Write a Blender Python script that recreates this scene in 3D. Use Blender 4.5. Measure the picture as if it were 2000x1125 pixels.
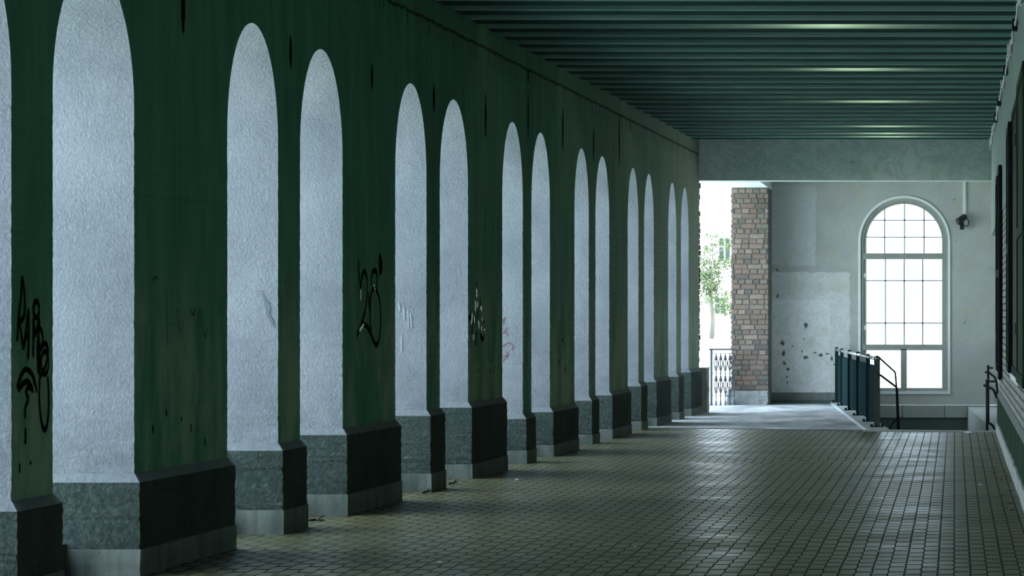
import bpy, bmesh, math, random
from mathutils import Vector, noise
random.seed(7)
SC = bpy.context.scene
COL = SC.collection
for o in list(bpy.data.objects):
    bpy.data.objects.remove(o, do_unlink=True)

# ------------------------------------------------------------------ camera, sky, exposure
F = 7000.0                 # focal length in pixels of the 2000 px wide frame
U0, V0 = 1865.0, 622.0     # vanishing point of the corridor (image of the optical axis)
EYE = 1.6
cam_d = bpy.data.cameras.new('camera')
cam = bpy.data.objects.new('camera', cam_d)
COL.objects.link(cam)
cam.location = (0, 0, EYE)
cam.rotation_euler = (math.pi / 2, 0, 0)
cam_d.sensor_width = 36
cam_d.lens = F / 2000 * 36
cam_d.shift_x = (1000 - U0) / 2000
cam_d.shift_y = (V0 - 562.5) / 2000
cam_d.clip_end = 2000
SC.camera = cam

world = bpy.data.worlds.new('overcast_sky')
SC.world = world
world.use_nodes = True
wn = world.node_tree
wbg = wn.nodes['Background']
wbg.inputs['Color'].default_value = (0.76, 0.94, 1.10, 1)
wbg.inputs['Strength'].default_value = 5.0

sun_d = bpy.data.lights.new('sun', 'SUN')
sun_d.energy = 15.0
sun_d.angle = math.radians(3)
sun_d.color = (1.0, .97, .88)
sun = bpy.data.objects.new('sun', sun_d)
COL.objects.link(sun)
# high sun over the building, from the right and behind the viewer: it lights the street beyond the arcade
sun.rotation_euler = Vector((-.28, .16, -.95)).to_track_quat('-Z', 'Y').to_euler()

SC.view_settings.view_transform = 'Standard'
SC.view_settings.look = 'None'
SC.view_settings.gamma = 1
SC.view_settings.use_curve_mapping = False
SC.view_settings.exposure = 0.0
SC.cycles.use_denoising = True
SC.cycles.max_bounces = 8
SC.cycles.diffuse_bounces = 6

LAMP_POWER = 11.0
LAMP_COLOR = (1.0, 0.76, 0.58)
LAMPS = [(-1.29, 36.84), (-1.19, 43.2), (-1.10, 49.56), (-1.10, 55.92), (-1.07, 58.04), (-1.12, 59.1)]  # the two farthest are added to brighten the last rib faces

def P(u, v, Y):
    """world point seen at pixel (u, v) at distance Y"""
    return Vector(((u - U0) * Y / F, Y, EYE - (v - V0) * Y / F))

# ------------------------------------------------------------------ material helpers
class NT:
    def __init__(s, name):
        s.m = bpy.data.materials.new(name)
        s.m.use_nodes = True
        s.t = s.m.node_tree
        s.b = s.t.nodes['Principled BSDF']
        s.out = s.t.nodes['Material Output']
        s.pos = None
    def n(s, kind, **kw):
        nd = s.t.nodes.new(kind)
        for k, v in kw.items():
            setattr(nd, k, v)
        return nd
    def lk(s, a, b):
        s.t.links.new(a, b)
    def P(s):
        if s.pos is None:
            s.pos = s.n('ShaderNodeNewGeometry').outputs['Position']
        return s.pos
    def mapped(s, scale=(1, 1, 1), loc=(0, 0, 0), rot=(0, 0, 0)):
        mp = s.n('ShaderNodeMapping')
        s.lk(s.P(), mp.inputs['Vector'])
        mp.inputs['Scale'].default_value = scale
        mp.inputs['Location'].default_value = loc
        mp.inputs['Rotation'].default_value = rot
        return mp.outputs[0]
    def noise(s, scale=5, detail=4, rough=.55, vec=None, dist=0.0):
        nd = s.n('ShaderNodeTexNoise')
        nd.inputs['Scale'].default_value = scale
        nd.inputs['Detail'].default_value = detail
        nd.inputs['Roughness'].default_value = rough
        nd.inputs['Distortion'].default_value = dist
        s.lk(vec if vec is not None else s.P(), nd.inputs['Vector'])
        return nd.outputs['Fac']
    def ramp(s, fac, stops):
        r = s.n('ShaderNodeValToRGB')
        el = r.color_ramp.elements
        while len(el) > len(stops):
            el.remove(el[-1])
        while len(el) < len(stops):
            el.new(0.5)
        for e, (p, c) in zip(el, stops):
            e.position = p
            e.color = (c, c, c, 1) if isinstance(c, (int, float)) else (c[0], c[1], c[2], 1)
        s.lk(fac, r.inputs['Fac'])
        return r.outputs['Color']
    def mix(s, a, b, fac, mode='MIX'):
        mx = s.n('ShaderNodeMix', data_type='RGBA', blend_type=mode)
        for sock, val in ((mx.inputs['A'], a), (mx.inputs['B'], b)):
            if isinstance(val, (tuple, list)):
                sock.default_value = (val[0], val[1], val[2], 1)
            else:
                s.lk(val, sock)
        if isinstance(fac, (int, float)):
            mx.inputs['Factor'].default_value = fac
        else:
            s.lk(fac, mx.inputs['Factor'])
        return mx.outputs['Result']
    def math(s, op, a, b=0.0, c=None, clamp=False):
        nd = s.n('ShaderNodeMath', operation=op, use_clamp=clamp)
        for i, v in enumerate((a, b, c)):
            if v is None:
                continue
            if isinstance(v, (int, float)):
                nd.inputs[i].default_value = v
            else:
                s.lk(v, nd.inputs[i])
        return nd.outputs[0]
    def xyz(s):
        sp = s.n('ShaderNodeSeparateXYZ')
        s.lk(s.P(), sp.inputs[0])
        return sp.outputs
    def band(s, v, lo, hi, soft):
        """1 inside lo..hi with soft edges"""
        a = s.n('ShaderNodeMapRange', interpolation_type='SMOOTHSTEP')
        s.lk(v, a.inputs['Value'])
        a.inputs['From Min'].default_value = lo - soft
        a.inputs['From Max'].default_value = lo + soft
        b = s.n('ShaderNodeMapRange', interpolation_type='SMOOTHSTEP')
        s.lk(v, b.inputs['Value'])
        b.inputs['From Min'].default_value = hi + soft
        b.inputs['From Max'].default_value = hi - soft
        return s.math('MULTIPLY', a.outputs[0], b.outputs[0])
    def bump(s, h, strength=.5, dist=.02, prev=None):
        bp = s.n('ShaderNodeBump')
        bp.inputs['Strength'].default_value = strength
        bp.inputs['Distance'].default_value = dist
        s.lk(h, bp.inputs['Height'])
        if prev is not None:
            s.lk(prev, bp.inputs['Normal'])
        return bp.outputs[0]
    def done(s, col=None, rough=.8, normal=None, metal=0.0, spec=.3):
        if col is not None:
            if isinstance(col, (tuple, list)):
                s.b.inputs['Base Color'].default_value = (col[0], col[1], col[2], 1)
            else:
                s.lk(col, s.b.inputs['Base Color'])
        if isinstance(rough, (int, float)):
            s.b.inputs['Roughness'].default_value = rough
        else:
            s.lk(rough, s.b.inputs['Roughness'])
        s.b.inputs['Metallic'].default_value = metal
        s.b.inputs['Specular IOR Level'].default_value = spec
        if normal is not None:
            s.lk(normal, s.b.inputs['Normal'])
        return s.m

def simple(name, col, rough=.6, metal=0.0, spec=.4, var=.15, scale=12, bump=.0):
    t = NT(name)
    nz = t.noise(scale, 4)
    c = t.mix(tuple(x * (1 - var) for x in col), tuple(min(1, x * (1 + var)) for x in col), nz)
    nr = t.bump(nz, bump, .01) if bump else None
    return t.done(c, rough, nr, metal, spec)

# --- stucco of the arch reveals
def mat_reveal():
    t = NT('pale_rough_stucco')
    big = t.noise(1.3, 5, .6)
    c = t.mix((.215, .24, .275), (.325, .35, .385), t.ramp(big, [(.3, 0), (.7, 1)]))
    pits = t.ramp(t.noise(16, 6, .7), [(.30, 1), (.40, 0)])
    c = t.mix(c, (.15, .175, .20), t.math('MULTIPLY', pits, .35))
    z = t.xyz()[2]
    low = t.math('MULTIPLY', t.band(z, .4, .95, .3), t.ramp(t.noise(9, 5, .7), [(.45, 0), (.6, 1)]))
    c = t.mix(c, (.19, .21, .22), t.math('MULTIPLY', low, .55))
    h1 = t.noise(48, 5, .72, t.mapped((1, 1, .8)), .5)
    nr = t.bump(h1, .9, .022)
    nr = t.bump(t.noise(9, 4, .6), .35, .04, nr)
    return t.done(c, .9, nr, spec=.15)
# --- plaster of the corridor faces, the green of its shade put into the colour
def mat_inner():
    t = NT('shadow_green_plaster')
    st = t.noise(3.0, 5, .6, t.mapped((1, 1.1, .25)))
    c = t.mix((.075, .245, .152), (.12, .33, .215), t.ramp(st, [(.35, 0), (.66, 1)]))
    z = t.xyz()[2]
    # light from the side exit painted in: colour turns tan on the last piers
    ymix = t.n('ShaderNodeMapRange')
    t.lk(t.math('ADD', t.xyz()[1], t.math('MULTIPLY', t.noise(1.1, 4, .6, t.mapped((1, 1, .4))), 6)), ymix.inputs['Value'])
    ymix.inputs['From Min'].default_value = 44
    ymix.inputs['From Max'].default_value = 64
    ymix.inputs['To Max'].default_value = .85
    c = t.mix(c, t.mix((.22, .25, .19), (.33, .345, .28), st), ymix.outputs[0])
    # worn lighter patches low on the wall
    lowmask = t.math('MULTIPLY', t.band(z, .3, 1.75, .55), t.ramp(t.noise(1.7, 5, .65, t.mapped((1, 1, .5))), [(.42, 0), (.60, 1)]))
    c = t.mix(c, (.33, .44, .31), t.math('MULTIPLY', lowmask, .9))
    st2 = t.ramp(t.noise(9, 5, .7, t.mapped((1, 1, .12))), [(.62, 0), (.72, 1)])
    c = t.mix(c, (.035, .06, .045), t.math('MULTIPLY', st2, t.math('MULTIPLY', t.band(z, .3, 1.3, .4), .8)))
    # crack and drips along the old ledge line
    nz = t.noise(6, 6, .75)
    zz = t.math('ADD', z, t.math('MULTIPLY', t.math('SUBTRACT', nz, .5), .12))
    line = t.band(zz, 4.355, 4.385, .012)
    drip = t.math('MULTIPLY', t.band(z, 4.22, 4.39, .04), t.ramp(t.noise(14, 3, .6, t.mapped((1, 1, .03))), [(.56, 0), (.64, 1)]))
    c = t.mix(c, (.012, .016, .014), t.math('MAXIMUM', line, t.math('MULTIPLY', drip, .75)))
    h = t.noise(22, 5, .65)
    nr = t.bump(h, .4, .012)
    return t.done(c, .85, nr, spec=.2)
def mat_granite():
    t = NT('rough_dark_granite')
    n1 = t.noise(40, 5, .7)
    c = t.mix((.05, .075, .068), (.17, .225, .21), t.ramp(n1, [(.3, 0), (.7, 1)]))
    c = t.mix(c, (.06, .095, .075), t.ramp(t.noise(2.2, 4, .6), [(.4, 0), (.65, .5)]))
    h = t.noise(17, 6, .72, None, .8)
    nr = t.bump(h, 1.0, .16)
    return t.done(c, .88, nr, spec=.15)
def mat_cap():
    t = NT('granite_chamfer')
    c = t.mix((.11, .13, .135), (.25, .28, .30), t.noise(18, 5, .6))
    return t.done(c, .85, t.bump(t.noise(30, 5, .6), .5, .02), spec=.2)
def mat_footing():
    t = NT('concrete_footing')
    n1 = t.noise(5, 5, .6, t.mapped((1, 1, .5)))
    c = t.mix((.085, .11, .10), (.21, .235, .215), t.ramp(n1, [(.3, 0), (.7, 1)]))
    sp = t.ramp(t.noise(38, 3, .6), [(.66, 0), (.72, 1)])
    c = t.mix(c, (.05, .06, .06), t.math('MULTIPLY', sp, .8))
    st = t.ramp(t.noise(12, 4, .6, t.mapped((1, 1, .1))), [(.5, 0), (.7, 1)])
    c = t.mix(c, (.055, .08, .06), t.math('MULTIPLY', st, .6))
    return t.done(c, .85, t.bump(n1, .3, .01), spec=.2)
def mat_pavers():
    t = NT('block_paving')
    mp = t.n('ShaderNodeMapping')
    sp = t.xyz()
    cb = t.n('ShaderNodeCombineXYZ')
    # slight zigzag of the joints
    wob = t.math('MULTIPLY', t.math('PINGPONG', sp[1], .21), .045)
    t.lk(t.math('MULTIPLY', sp[1], .17), cb.inputs[0])
    t.lk(t.math('ADD', sp[0], wob), cb.inputs[1])
    bt = t.n('ShaderNodeTexBrick')
    bt.offset = .5
    t.lk(cb.outputs[0], bt.inputs['Vector'])
    bt.inputs['Scale'].default_value = 1
    bt.inputs['Brick Width'].default_value = .072
    bt.inputs['Row Height'].default_value = .104
    bt.inputs['Mortar Size'].default_value = .0058
    bt.inputs['Mortar Smooth'].default_value = .25
    bt.inputs['Bias'].default_value = 0
    bt.inputs['Color1'].default_value = (.125, .122, .056, 1)
    bt.inputs['Color2'].default_value = (.195, .182, .088, 1)
    bt.inputs['Mortar'].default_value = (.040, .047, .032, 1)
    big = t.noise(.55, 4, .6, t.mapped((1, .8, 1)))
    c = t.mix(bt.outputs['Color'], (.06, .08, .05), t.ramp(big, [(.35, .0), (.68, .55)]))
    nz = t.noise(60, 3, .6)
    c = t.mix(c, (.20, .21, .15), t.math('MULTIPLY', t.ramp(nz, [(.62, 0), (.75, 1)]), .35))
    h = t.math('SUBTRACT', 1.0, bt.outputs['Fac'])
    nr = t.bump(h, .4, .005)
    nr = t.bump(t.noise(30, 4, .6), .25, .006, nr)
    rg = t.ramp(t.noise(1.2, 4, .6), [(.3, .28), (.7, .42)])
    rg = t.math('MAXIMUM', rg, t.math('MULTIPLY', bt.outputs['Fac'], .75))
    m = t.done(c, rg, nr, spec=.45)
    t.lk(t.math('MULTIPLY', t.math('SUBTRACT', 1.0, bt.outputs['Fac']), .45), t.b.inputs['Specular IOR Level'])
    return m
def mat_asphalt():
    t = NT('grey_asphalt')
    c = t.mix((.50, .52, .55), (.70, .72, .75), t.ramp(t.noise(70, 4, .7), [(.35, 0), (.7, 1)]))
    c = t.mix(c, (.24, .26, .27), t.ramp(t.noise(1.4, 5, .7, t.mapped((1, .4, 1))), [(.42, 0), (.6, .85)]))
    return t.done(c, .8, t.bump(t.noise(90, 3, .6), .6, .008), spec=.3)
def mat_rib(name, a, b, spec=.3):
    t = NT(name)
    n1 = t.noise(2.4, 6, .65, t.mapped((.35, 1, 1)))
    c = t.mix(a, b, t.ramp(n1, [(.32, 0), (.68, 1)]))
    sp = t.ramp(t.noise(13, 5, .7), [(.70, 0), (.78, 1)])
    c = t.mix(c, tuple(x * .35 for x in a), t.math('MULTIPLY', sp, .6))
    return t.done(c, .8, t.bump(t.noise(15, 4, .6), .2, .008), spec=spec)
def mat_lintel():
    t = NT('stained_grey_render')
    n1 = t.noise(1.3, 6, .62, None, .2)
    c = t.mix((.55, .68, .62), (.72, .80, .76), t.ramp(n1, [(.35, 0), (.6, 1)]))
    v = t.ramp(t.noise(1.9, 8, .78, t.mapped((1, 1, 1.3), (3, 0, 1)), .6), [(.45, 0), (.5, 1), (.54, 0)])
    c = t.mix(c, (.32, .44, .38), t.math('MULTIPLY', v, .5))
    sp = t.ramp(t.noise(5, 5, .6), [(.68, 0), (.75, 1)])
    c = t.mix(c, (.16, .25, .21), t.math('MULTIPLY', sp, .6))
    return t.done(c, .85, t.bump(t.noise(18, 4, .6), .2, .01), spec=.2)
def mat_endwall():
    t = NT('patched_old_plaster')
    x, y, z = t.xyz()[0], t.xyz()[1], t.xyz()[2]
    n1 = t.noise(1.6, 6, .65, None, .6)
    c = t.mix((.46, .47, .45), (.58, .59, .57), t.ramp(n1, [(.32, 0), (.68, 1)]))
    nb = t.math('MULTIPLY', t.math('SUBTRACT', t.noise(4, 4, .6), .5), .16)
    xs = t.math('ADD', x, nb)
    zs = t.math('ADD', z, nb)
    # big pale repaired patch low on the left, smaller one above, both whitened for the light falling there
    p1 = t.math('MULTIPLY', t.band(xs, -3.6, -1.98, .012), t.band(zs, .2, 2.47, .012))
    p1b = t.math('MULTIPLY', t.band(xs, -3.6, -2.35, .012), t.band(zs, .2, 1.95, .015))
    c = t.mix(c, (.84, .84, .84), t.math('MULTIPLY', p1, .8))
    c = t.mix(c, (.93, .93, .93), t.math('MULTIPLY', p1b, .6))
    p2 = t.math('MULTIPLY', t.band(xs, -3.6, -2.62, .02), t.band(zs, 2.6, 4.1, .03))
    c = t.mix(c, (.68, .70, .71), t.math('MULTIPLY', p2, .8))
    # ochre stains
    oc = t.ramp(t.noise(2.2, 5, .6, t.mapped((1, 1, 1), (7, 2, 3))), [(.52, 0), (.68, 1)])
    c = t.mix(c, (.56, .53, .38), t.math('MULTIPLY', oc, .4))
    # fine dark veins on the repaired part
    v = t.ramp(t.noise(3.2, 7, .75, t.mapped((1, 1, 1.2), (1, 5, 2)), 2.0), [(.47, 0), (.5, 1), (.53, 0)])
    c = t.mix(c, (.42, .44, .42), t.math('MULTIPLY', v, .5))
    sp = t.ramp(t.noise(11, 5, .65), [(.70, 0), (.76, 1)])
    c = t.mix(c, (.17, .19, .18), t.math('MULTIPLY', sp, .6))
    return t.done(c, .85, t.bump(t.noise(25, 4, .6), .2, .008), spec=.2)
def mat_brick():
    t = NT('old_red_brick')
    g = t.n('ShaderNodeNewGeometry')
    r = g.outputs['Random Per Island']
    c = t.ramp(r, [(0, (.115, .105, .095)), (.2, (.18, .135, .112)), (.45, (.225, .15, .12)), (.7, (.225, .17, .14)), (.88, (.29, .225, .185)), (1, (.12, .125, .115))])
    c = t.mix(c, (.12, .12, .11), t.math('MULTIPLY', t.ramp(t.noise(9, 5, .6), [(.4, 0), (.7, 1)]), .45))
    return t.done(c, .9, t.bump(t.noise(40, 5, .6), .5, .01), spec=.2)
def mat_wallbrick():
    t = NT('grey_painted_brick')
    sp = t.xyz()
    cb = t.n('ShaderNodeCombineXYZ')
    t.lk(sp[1], cb.inputs[0]); t.lk(sp[2], cb.inputs[1])
    bt = t.n('ShaderNodeTexBrick')
    t.lk(cb.outputs[0], bt.inputs['Vector'])
    bt.inputs['Scale'].default_value = 1
    bt.inputs['Brick Width'].default_value = .27
    bt.inputs['Row Height'].default_value = .085
    bt.inputs['Mortar Size'].default_value = .012
    bt.inputs['Color1'].default_value = (.24, .26, .23, 1)
    bt.inputs['Color2'].default_value = (.50, .51, .46, 1)
    bt.inputs['Mortar'].default_value = (.035, .045, .038, 1)
    c = t.mix(bt.outputs['Color'], (.14, .16, .14), t.ramp(t.noise(2, 4, .6), [(.4, 0), (.7, .6)]))
    return t.done(c, .8, t.bump(t.math('SUBTRACT', 1.0, bt.outputs['Fac']), .9, .02), spec=.3)

M = {}
M['reveal'] = mat_reveal()
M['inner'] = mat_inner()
M['granite'] = mat_granite()
M['cap'] = mat_cap()
M['footing'] = mat_footing()
M['pavers'] = mat_pavers()
M['asphalt'] = mat_asphalt()
M['ribside'] = mat_rib('lit_side_teal', (.17, .325, .285), (.27, .43, .39))  # rib sides, light on them put into a paler colour
M['ribsoffit'] = mat_rib('shaded_soffit_teal', (.012, .048, .040), (.024, .075, .064), .02)  # rib undersides, their shade put into a darker colour
M['ceil'] = mat_rib('dark_teal_ceiling', (.025, .08, .065), (.04, .11, .095))
M['lintel'] = mat_lintel()
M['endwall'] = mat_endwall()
M['brick'] = mat_brick()
M['wallbrick'] = mat_wallbrick()
M['mortar'] = simple('grey_mortar', (.13, .14, .13), .95, var=.3, scale=30, bump=.4)
M['rightplaster'] = mat_rib('grey_green_plaster', (.16, .235, .215), (.24, .315, .29))
M['dado'] = mat_rib('dark_dado_render', (.035, .06, .042), (.065, .095, .068), 0.0)
M['dado_top'] = simple('pale_chamfer_render', (.19, .22, .19), .85, var=.3, scale=9, spec=.1)  # paler than the dado face below it
M['kerb'] = simple('pale_granite_kerb', (.46, .49, .45), .75, var=.3, scale=9, bump=.3)
M['white_trim'] = simple('light_whitened_trim', (.93, .95, .97), .6, var=.06)  # whitened to stand in for window light on the lining
M['frame_paint'] = simple('grey_window_paint', (.36, .38, .34), .55, var=.22, scale=9)
M['muntin'] = simple('thin_steel_bar', (.40, .44, .48), .6, .0, .1, var=.1)
M['steel'] = simple('blue_green_painted_steel', (.016, .034, .036), .85, .0, .0, var=.25, scale=20)
M['steel_dark'] = simple('dark_steel', (.014, .024, .024), .5, .0, .2, var=.3, scale=25)
M['tube'] = simple('galvanised_tube', (.33, .38, .37), .32, .85, .5, var=.12)
M['worn_post'] = simple('worn_painted_post', (.07, .085, .075), .5, .3, .5, var=.7, scale=28, bump=.3)
M['shutter'] = simple('black_green_shutter_steel', (.010, .018, .014), .7, .0, .05, var=.3, scale=14)
M['shutter_face'] = simple('green_shutter_steel', (.028, .050, .030), .75, .0, .05, var=.35, scale=8, bump=.2)
M['dark_glass'] = simple('dark_window_glass', (.010, .016, .013), .6, .0, .05, var=.1)
M['black_paint'] = simple('black_spray_paint', (.006, .010, .009), .9, .0, .0, var=.3)
M['pale_paint'] = simple('silver_spray_paint', (.42, .50, .49), .3, .2, .6, var=.3, scale=40)
M['red_paint'] = simple('faded_red_paint', (.20, .10, .12), .7, var=.2)
M['ghost_paint'] = simple('faded_grey_paint', (.30, .34, .38), .8, var=.2)
M['crack'] = simple('black_damp_stain', (.008, .012, .010), .95, spec=.0, var=.3)
M['scratch'] = simple('faint_dark_scratch', (.05, .11, .075), .95, spec=.0)
M['quoin'] = simple('rough_grey_quoin', (.38, .40, .37), .9, var=.35, scale=22, bump=.6)
M['parapet'] = simple('dark_parapet_stone', (.05, .06, .055), .9, var=.3)
M['conduit'] = simple('pale_conduit', (.78, .82, .80), .6, var=.08)
M['black_plastic'] = simple('black_plastic', (.012, .018, .018), .4, var=.2)
M['iron'] = simple('dark_wrought_iron', (.055, .065, .085), .5, .3, .4, var=.25)
M['leaf'] = simple('tree_leaf', (.085, .115, .055), .8, spec=.1, var=.7, scale=3)
M['bark'] = simple('tree_bark', (.14, .13, .11), .9, var=.3)
M['facade'] = simple('pale_facade', (.80, .79, .74), .8, var=.05, scale=.5)
M['facade_glass'] = simple('facade_window_glass', (.045, .065, .062), .7, spec=.05, var=.3, scale=.6)
M['facade_frame'] = simple('facade_window_frame', (.62, .62, .58), .6, var=.05)
M['street'] = simple('pale_street', (.54, .63, .58), .8, var=.08, scale=.3)
M['block'] = simple('concrete_block', (.40, .43, .41), .8, var=.15, scale=6, bump=.2)
M['pit_dark'] = simple('dark_concrete', (.085, .13, .115), .7, var=.2, scale=3)  # darker concrete of the pit, steps, joint and skirting foot
M['twig'] = simple('dry_twig', (.035, .034, .028), .9, var=.3)
M['litter_leaf'] = simple('dry_leaf', (.09, .085, .05), .8, var=.5, scale=40)
M['paper'] = simple('pale_paper', (.72, .74, .72), .8, var=.06)
M['soffit_white'] = simple('white_soffit_plaster', (.62, .66, .69), .85, var=.12, scale=2, bump=.2)
M['wood_beam'] = simple('worn_timber', (.26, .20, .13), .8, var=.3, scale=10)
def glass_mat():
    t = NT('clear_window_glass')
    t.t.nodes.remove(t.b)
    tr = t.n('ShaderNodeBsdfTransparent'); tr.inputs[0].default_value = (.96, .98, .98, 1)
    gl = t.n('ShaderNodeBsdfGlossy'); gl.inputs['Roughness'].default_value = .05
    mx = t.n('ShaderNodeMixShader'); mx.inputs[0].default_value = .06
    t.lk(tr.outputs[0], mx.inputs[1]); t.lk(gl.outputs[0], mx.inputs[2]); t.lk(mx.outputs[0], t.out.inputs[0])
    return t.m
M['glass'] = glass_mat()
def lamp_mat():
    t = NT('glowing_lamp_diffuser')
    t.b.inputs['Emission Color'].default_value = (*LAMP_COLOR, 1)
    t.b.inputs['Emission Strength'].default_value = 6
    return t.done((.8, .8, .75), .4)
M['diffuser'] = lamp_mat()

# ------------------------------------------------------------------ mesh helpers
class MB:
    def __init__(s):
        s.v, s.f, s.mi, s.sm = [], [], [], []
    def add(s, verts, faces, mi=0, smooth=False):
        b = len(s.v)
        s.v += [Vector(v) for v in verts]
        for i, f in enumerate(faces):
            s.f.append([b + k for k in f])
            s.mi.append(mi[i] if isinstance(mi, (list, tuple)) else mi)
            s.sm.append(smooth)
        return s
    def box(s, a, b, mi=0, bev=0.0):
        x0, y0, z0 = a; x1, y1, z1 = b
        if bev <= 0:
            vs = [(x0, y0, z0), (x1, y0, z0), (x1, y1, z0), (x0, y1, z0), (x0, y0, z1), (x1, y0, z1), (x1, y1, z1), (x0, y1, z1)]
            return s.add(vs, [(0, 3, 2, 1), (4, 5, 6, 7), (0, 1, 5, 4), (1, 2, 6, 5), (2, 3, 7, 6), (3, 0, 4, 7)], mi)
        bm = bmesh.new()
        vs = [bm.verts.new(q) for q in [(x0, y0, z0), (x1, y0, z0), (x1, y1, z0), (x0, y1, z0), (x0, y0, z1), (x1, y0, z1), (x1, y1, z1), (x0, y1, z1)]]
        for q in [(0, 3, 2, 1), (4, 5, 6, 7), (0, 1, 5, 4), (1, 2, 6, 5), (2, 3, 7, 6), (3, 0, 4, 7)]:
            bm.faces.new([vs[k] for k in q])
        bmesh.ops.bevel(bm, geom=bm.edges[:], offset=bev, segments=2, affect='EDGES')
        bm.verts.index_update()
        s.add([v.co.copy() for v in bm.verts], [[v.index for v in f.verts] for f in bm.faces], mi)
        bm.free()
        return s
    def tube(s, pts, r, n=10, mi=0, closed=False, caps=True):
        pts = [Vector(p) for p in pts]
        m = len(pts)
        rings = []
        up = Vector((0.13, 0.21, 1)).normalized()
        prev = None
        for i, p in enumerate(pts):
            if closed:
                d = (pts[(i + 1) % m] - pts[i - 1]).normalized()
            else:
                d = (pts[min(i + 1, m - 1)] - pts[max(i - 1, 0)]).normalized()
            a = prev if prev is not None else (up if abs(d.dot(up)) < .95 else Vector((1, 0, 0)))
            a = (a - d * a.dot(d)).normalized()
            prev = a
            b = d.cross(a)
            rr = r[i] if isinstance(r, (list, tuple)) else r
            rings.append([p + a * (rr * math.cos(t)) + b * (rr * math.sin(t)) for t in [2 * math.pi * k / n for k in range(n)]])
        vs = [q for ring in rings for q in ring]
        fs = []
        for i in range(m if closed else m - 1):
            j = (i + 1) % m
            for k in range(n):
                fs.append((i * n + k, i * n + (k + 1) % n, j * n + (k + 1) % n, j * n + k))
        if caps and not closed:
            fs.append(tuple(range(n))[::-1])
            fs.append(tuple((m - 1) * n + k for k in range(n)))
        return s.add(vs, fs, mi, True)
    def prism(s, poly, off, mi=0):
        """polygon (list of 3-D points) extruded by off"""
        n = len(poly)
        off = Vector(off)
        a = [Vector(p) for p in poly]
        b = [p + off for p in a]
        fs = [tuple(range(n))[::-1], tuple(range(n, 2 * n))] + [(i, (i + 1) % n, n + (i + 1) % n, n + i) for i in range(n)]
        return s.add(a + b, fs, mi)
    def build(s, name, mats, parent=None, origin=None):
        org = Vector(origin) if origin is not None else Vector((0, 0, 0))
        if parent is not None:
            org = Vector(parent['_w']) if '_w' in parent else Vector(parent.location)
        me = bpy.data.meshes.new(name)
        me.from_pydata([tuple(v - org) for v in s.v], [], s.f)
        if not isinstance(mats, (list, tuple)):
            mats = [mats]
        for m in mats:
            me.materials.append(m)
        me.polygons.foreach_set('material_index', s.mi)
        me.polygons.foreach_set('use_smooth', s.sm)
        me.update()
        bm = bmesh.new(); bm.from_mesh(me)
        bmesh.ops.recalc_face_normals(bm, faces=bm.faces[:])
        bm.to_mesh(me); bm.free()
        o = bpy.data.objects.new(name, me)
        COL.objects.link(o)
        if parent is not None:
            o.parent = parent          # every mesh is built in world space about its root's base point
        else:
            o.location = org
        return o

def root_of(o):
    while o.parent is not None:
        o = o.parent
    return o
def part(mb, name, mats, parent):
    """a child mesh whose vertices are given in world space; parts keep their local origin on the parent's"""
    org = Vector((0, 0, 0))
    p = parent
    while p is not None:
        org += Vector(p.location)
        p = p.parent
    o = mb.build(name, mats, None, org)
    o.location = (0, 0, 0)
    o.parent = parent
    return o
def thing(name, loc, label, cat, group=None):
    o = bpy.data.objects.new(name, None)
    COL.objects.link(o)
    o.location = loc
    o.empty_display_size = .1
    o['label'] = label; o['category'] = cat
    if group: o['group'] = group
    return o
def tag(o, label, cat, group=None, kind=None):
    o['label'] = label; o['category'] = cat
    if group: o['group'] = group
    if kind: o['kind'] = kind
    return o
def struct(mb, name, mats, origin=None, label=None):
    o = mb.build(name, mats, None, origin)
    o['kind'] = 'structure'
    if label:
        o['label'] = label
    return o

ORD = ['', 'first', 'second', 'third', 'fourth', 'fifth', 'sixth', 'seventh', 'eighth', 'ninth', 'tenth', 'eleventh', 'twelfth',
       'thirteenth', 'fourteenth', 'fifteenth', 'sixteenth', 'seventeenth', 'eighteenth', 'nineteenth', 'twentieth',
       'twenty-first', 'twenty-second', 'twenty-third', 'twenty-fourth', 'twenty-fifth', 'twenty-sixth']

# ------------------------------------------------------------------ layout constants
T = .56                                   # thickness of the arcade wall
def XL(y): return -5.568 + .02057 * y     # corridor face of the arcade
def YL(u): return 38976.0 / (2009.0 - u)  # distance of a point of that face seen at column u
XR = .62                                  # corridor face of the brick wall on the right
CEIL_Z, RIB_Z = 4.95, 4.58
SPRING, CROWN = 2.90, 3.72
ENDY, BACKY = 60.5, 67.5
edges = [(22, 103), (262, 444), (543, 586), (669, 772), (833, 859), (914, 981), (1021, 1038), (1074, 1122),
         (1150, 1163), (1190, 1226), (1247, 1258), (1277, 1305), (1321, 1330), (1345, 1365)]
base_h = [.60, .635, .675, .71, .755, .77, .55, .565, .614, .634, .687, .71, .734, .77]
foot_h = [.16, .165, .18, .174, .167, .152, .146, .13, .13, .131, .13, .124, .12, .12]
piers = [(YL(a), YL(b), h, f) for (a, b), h, f in zip(edges, base_h, foot_h)]
pre = [(12.4, 13.2, .58, .16), (15.1, 17.75, .60, .16)]
allp = pre + piers

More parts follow.
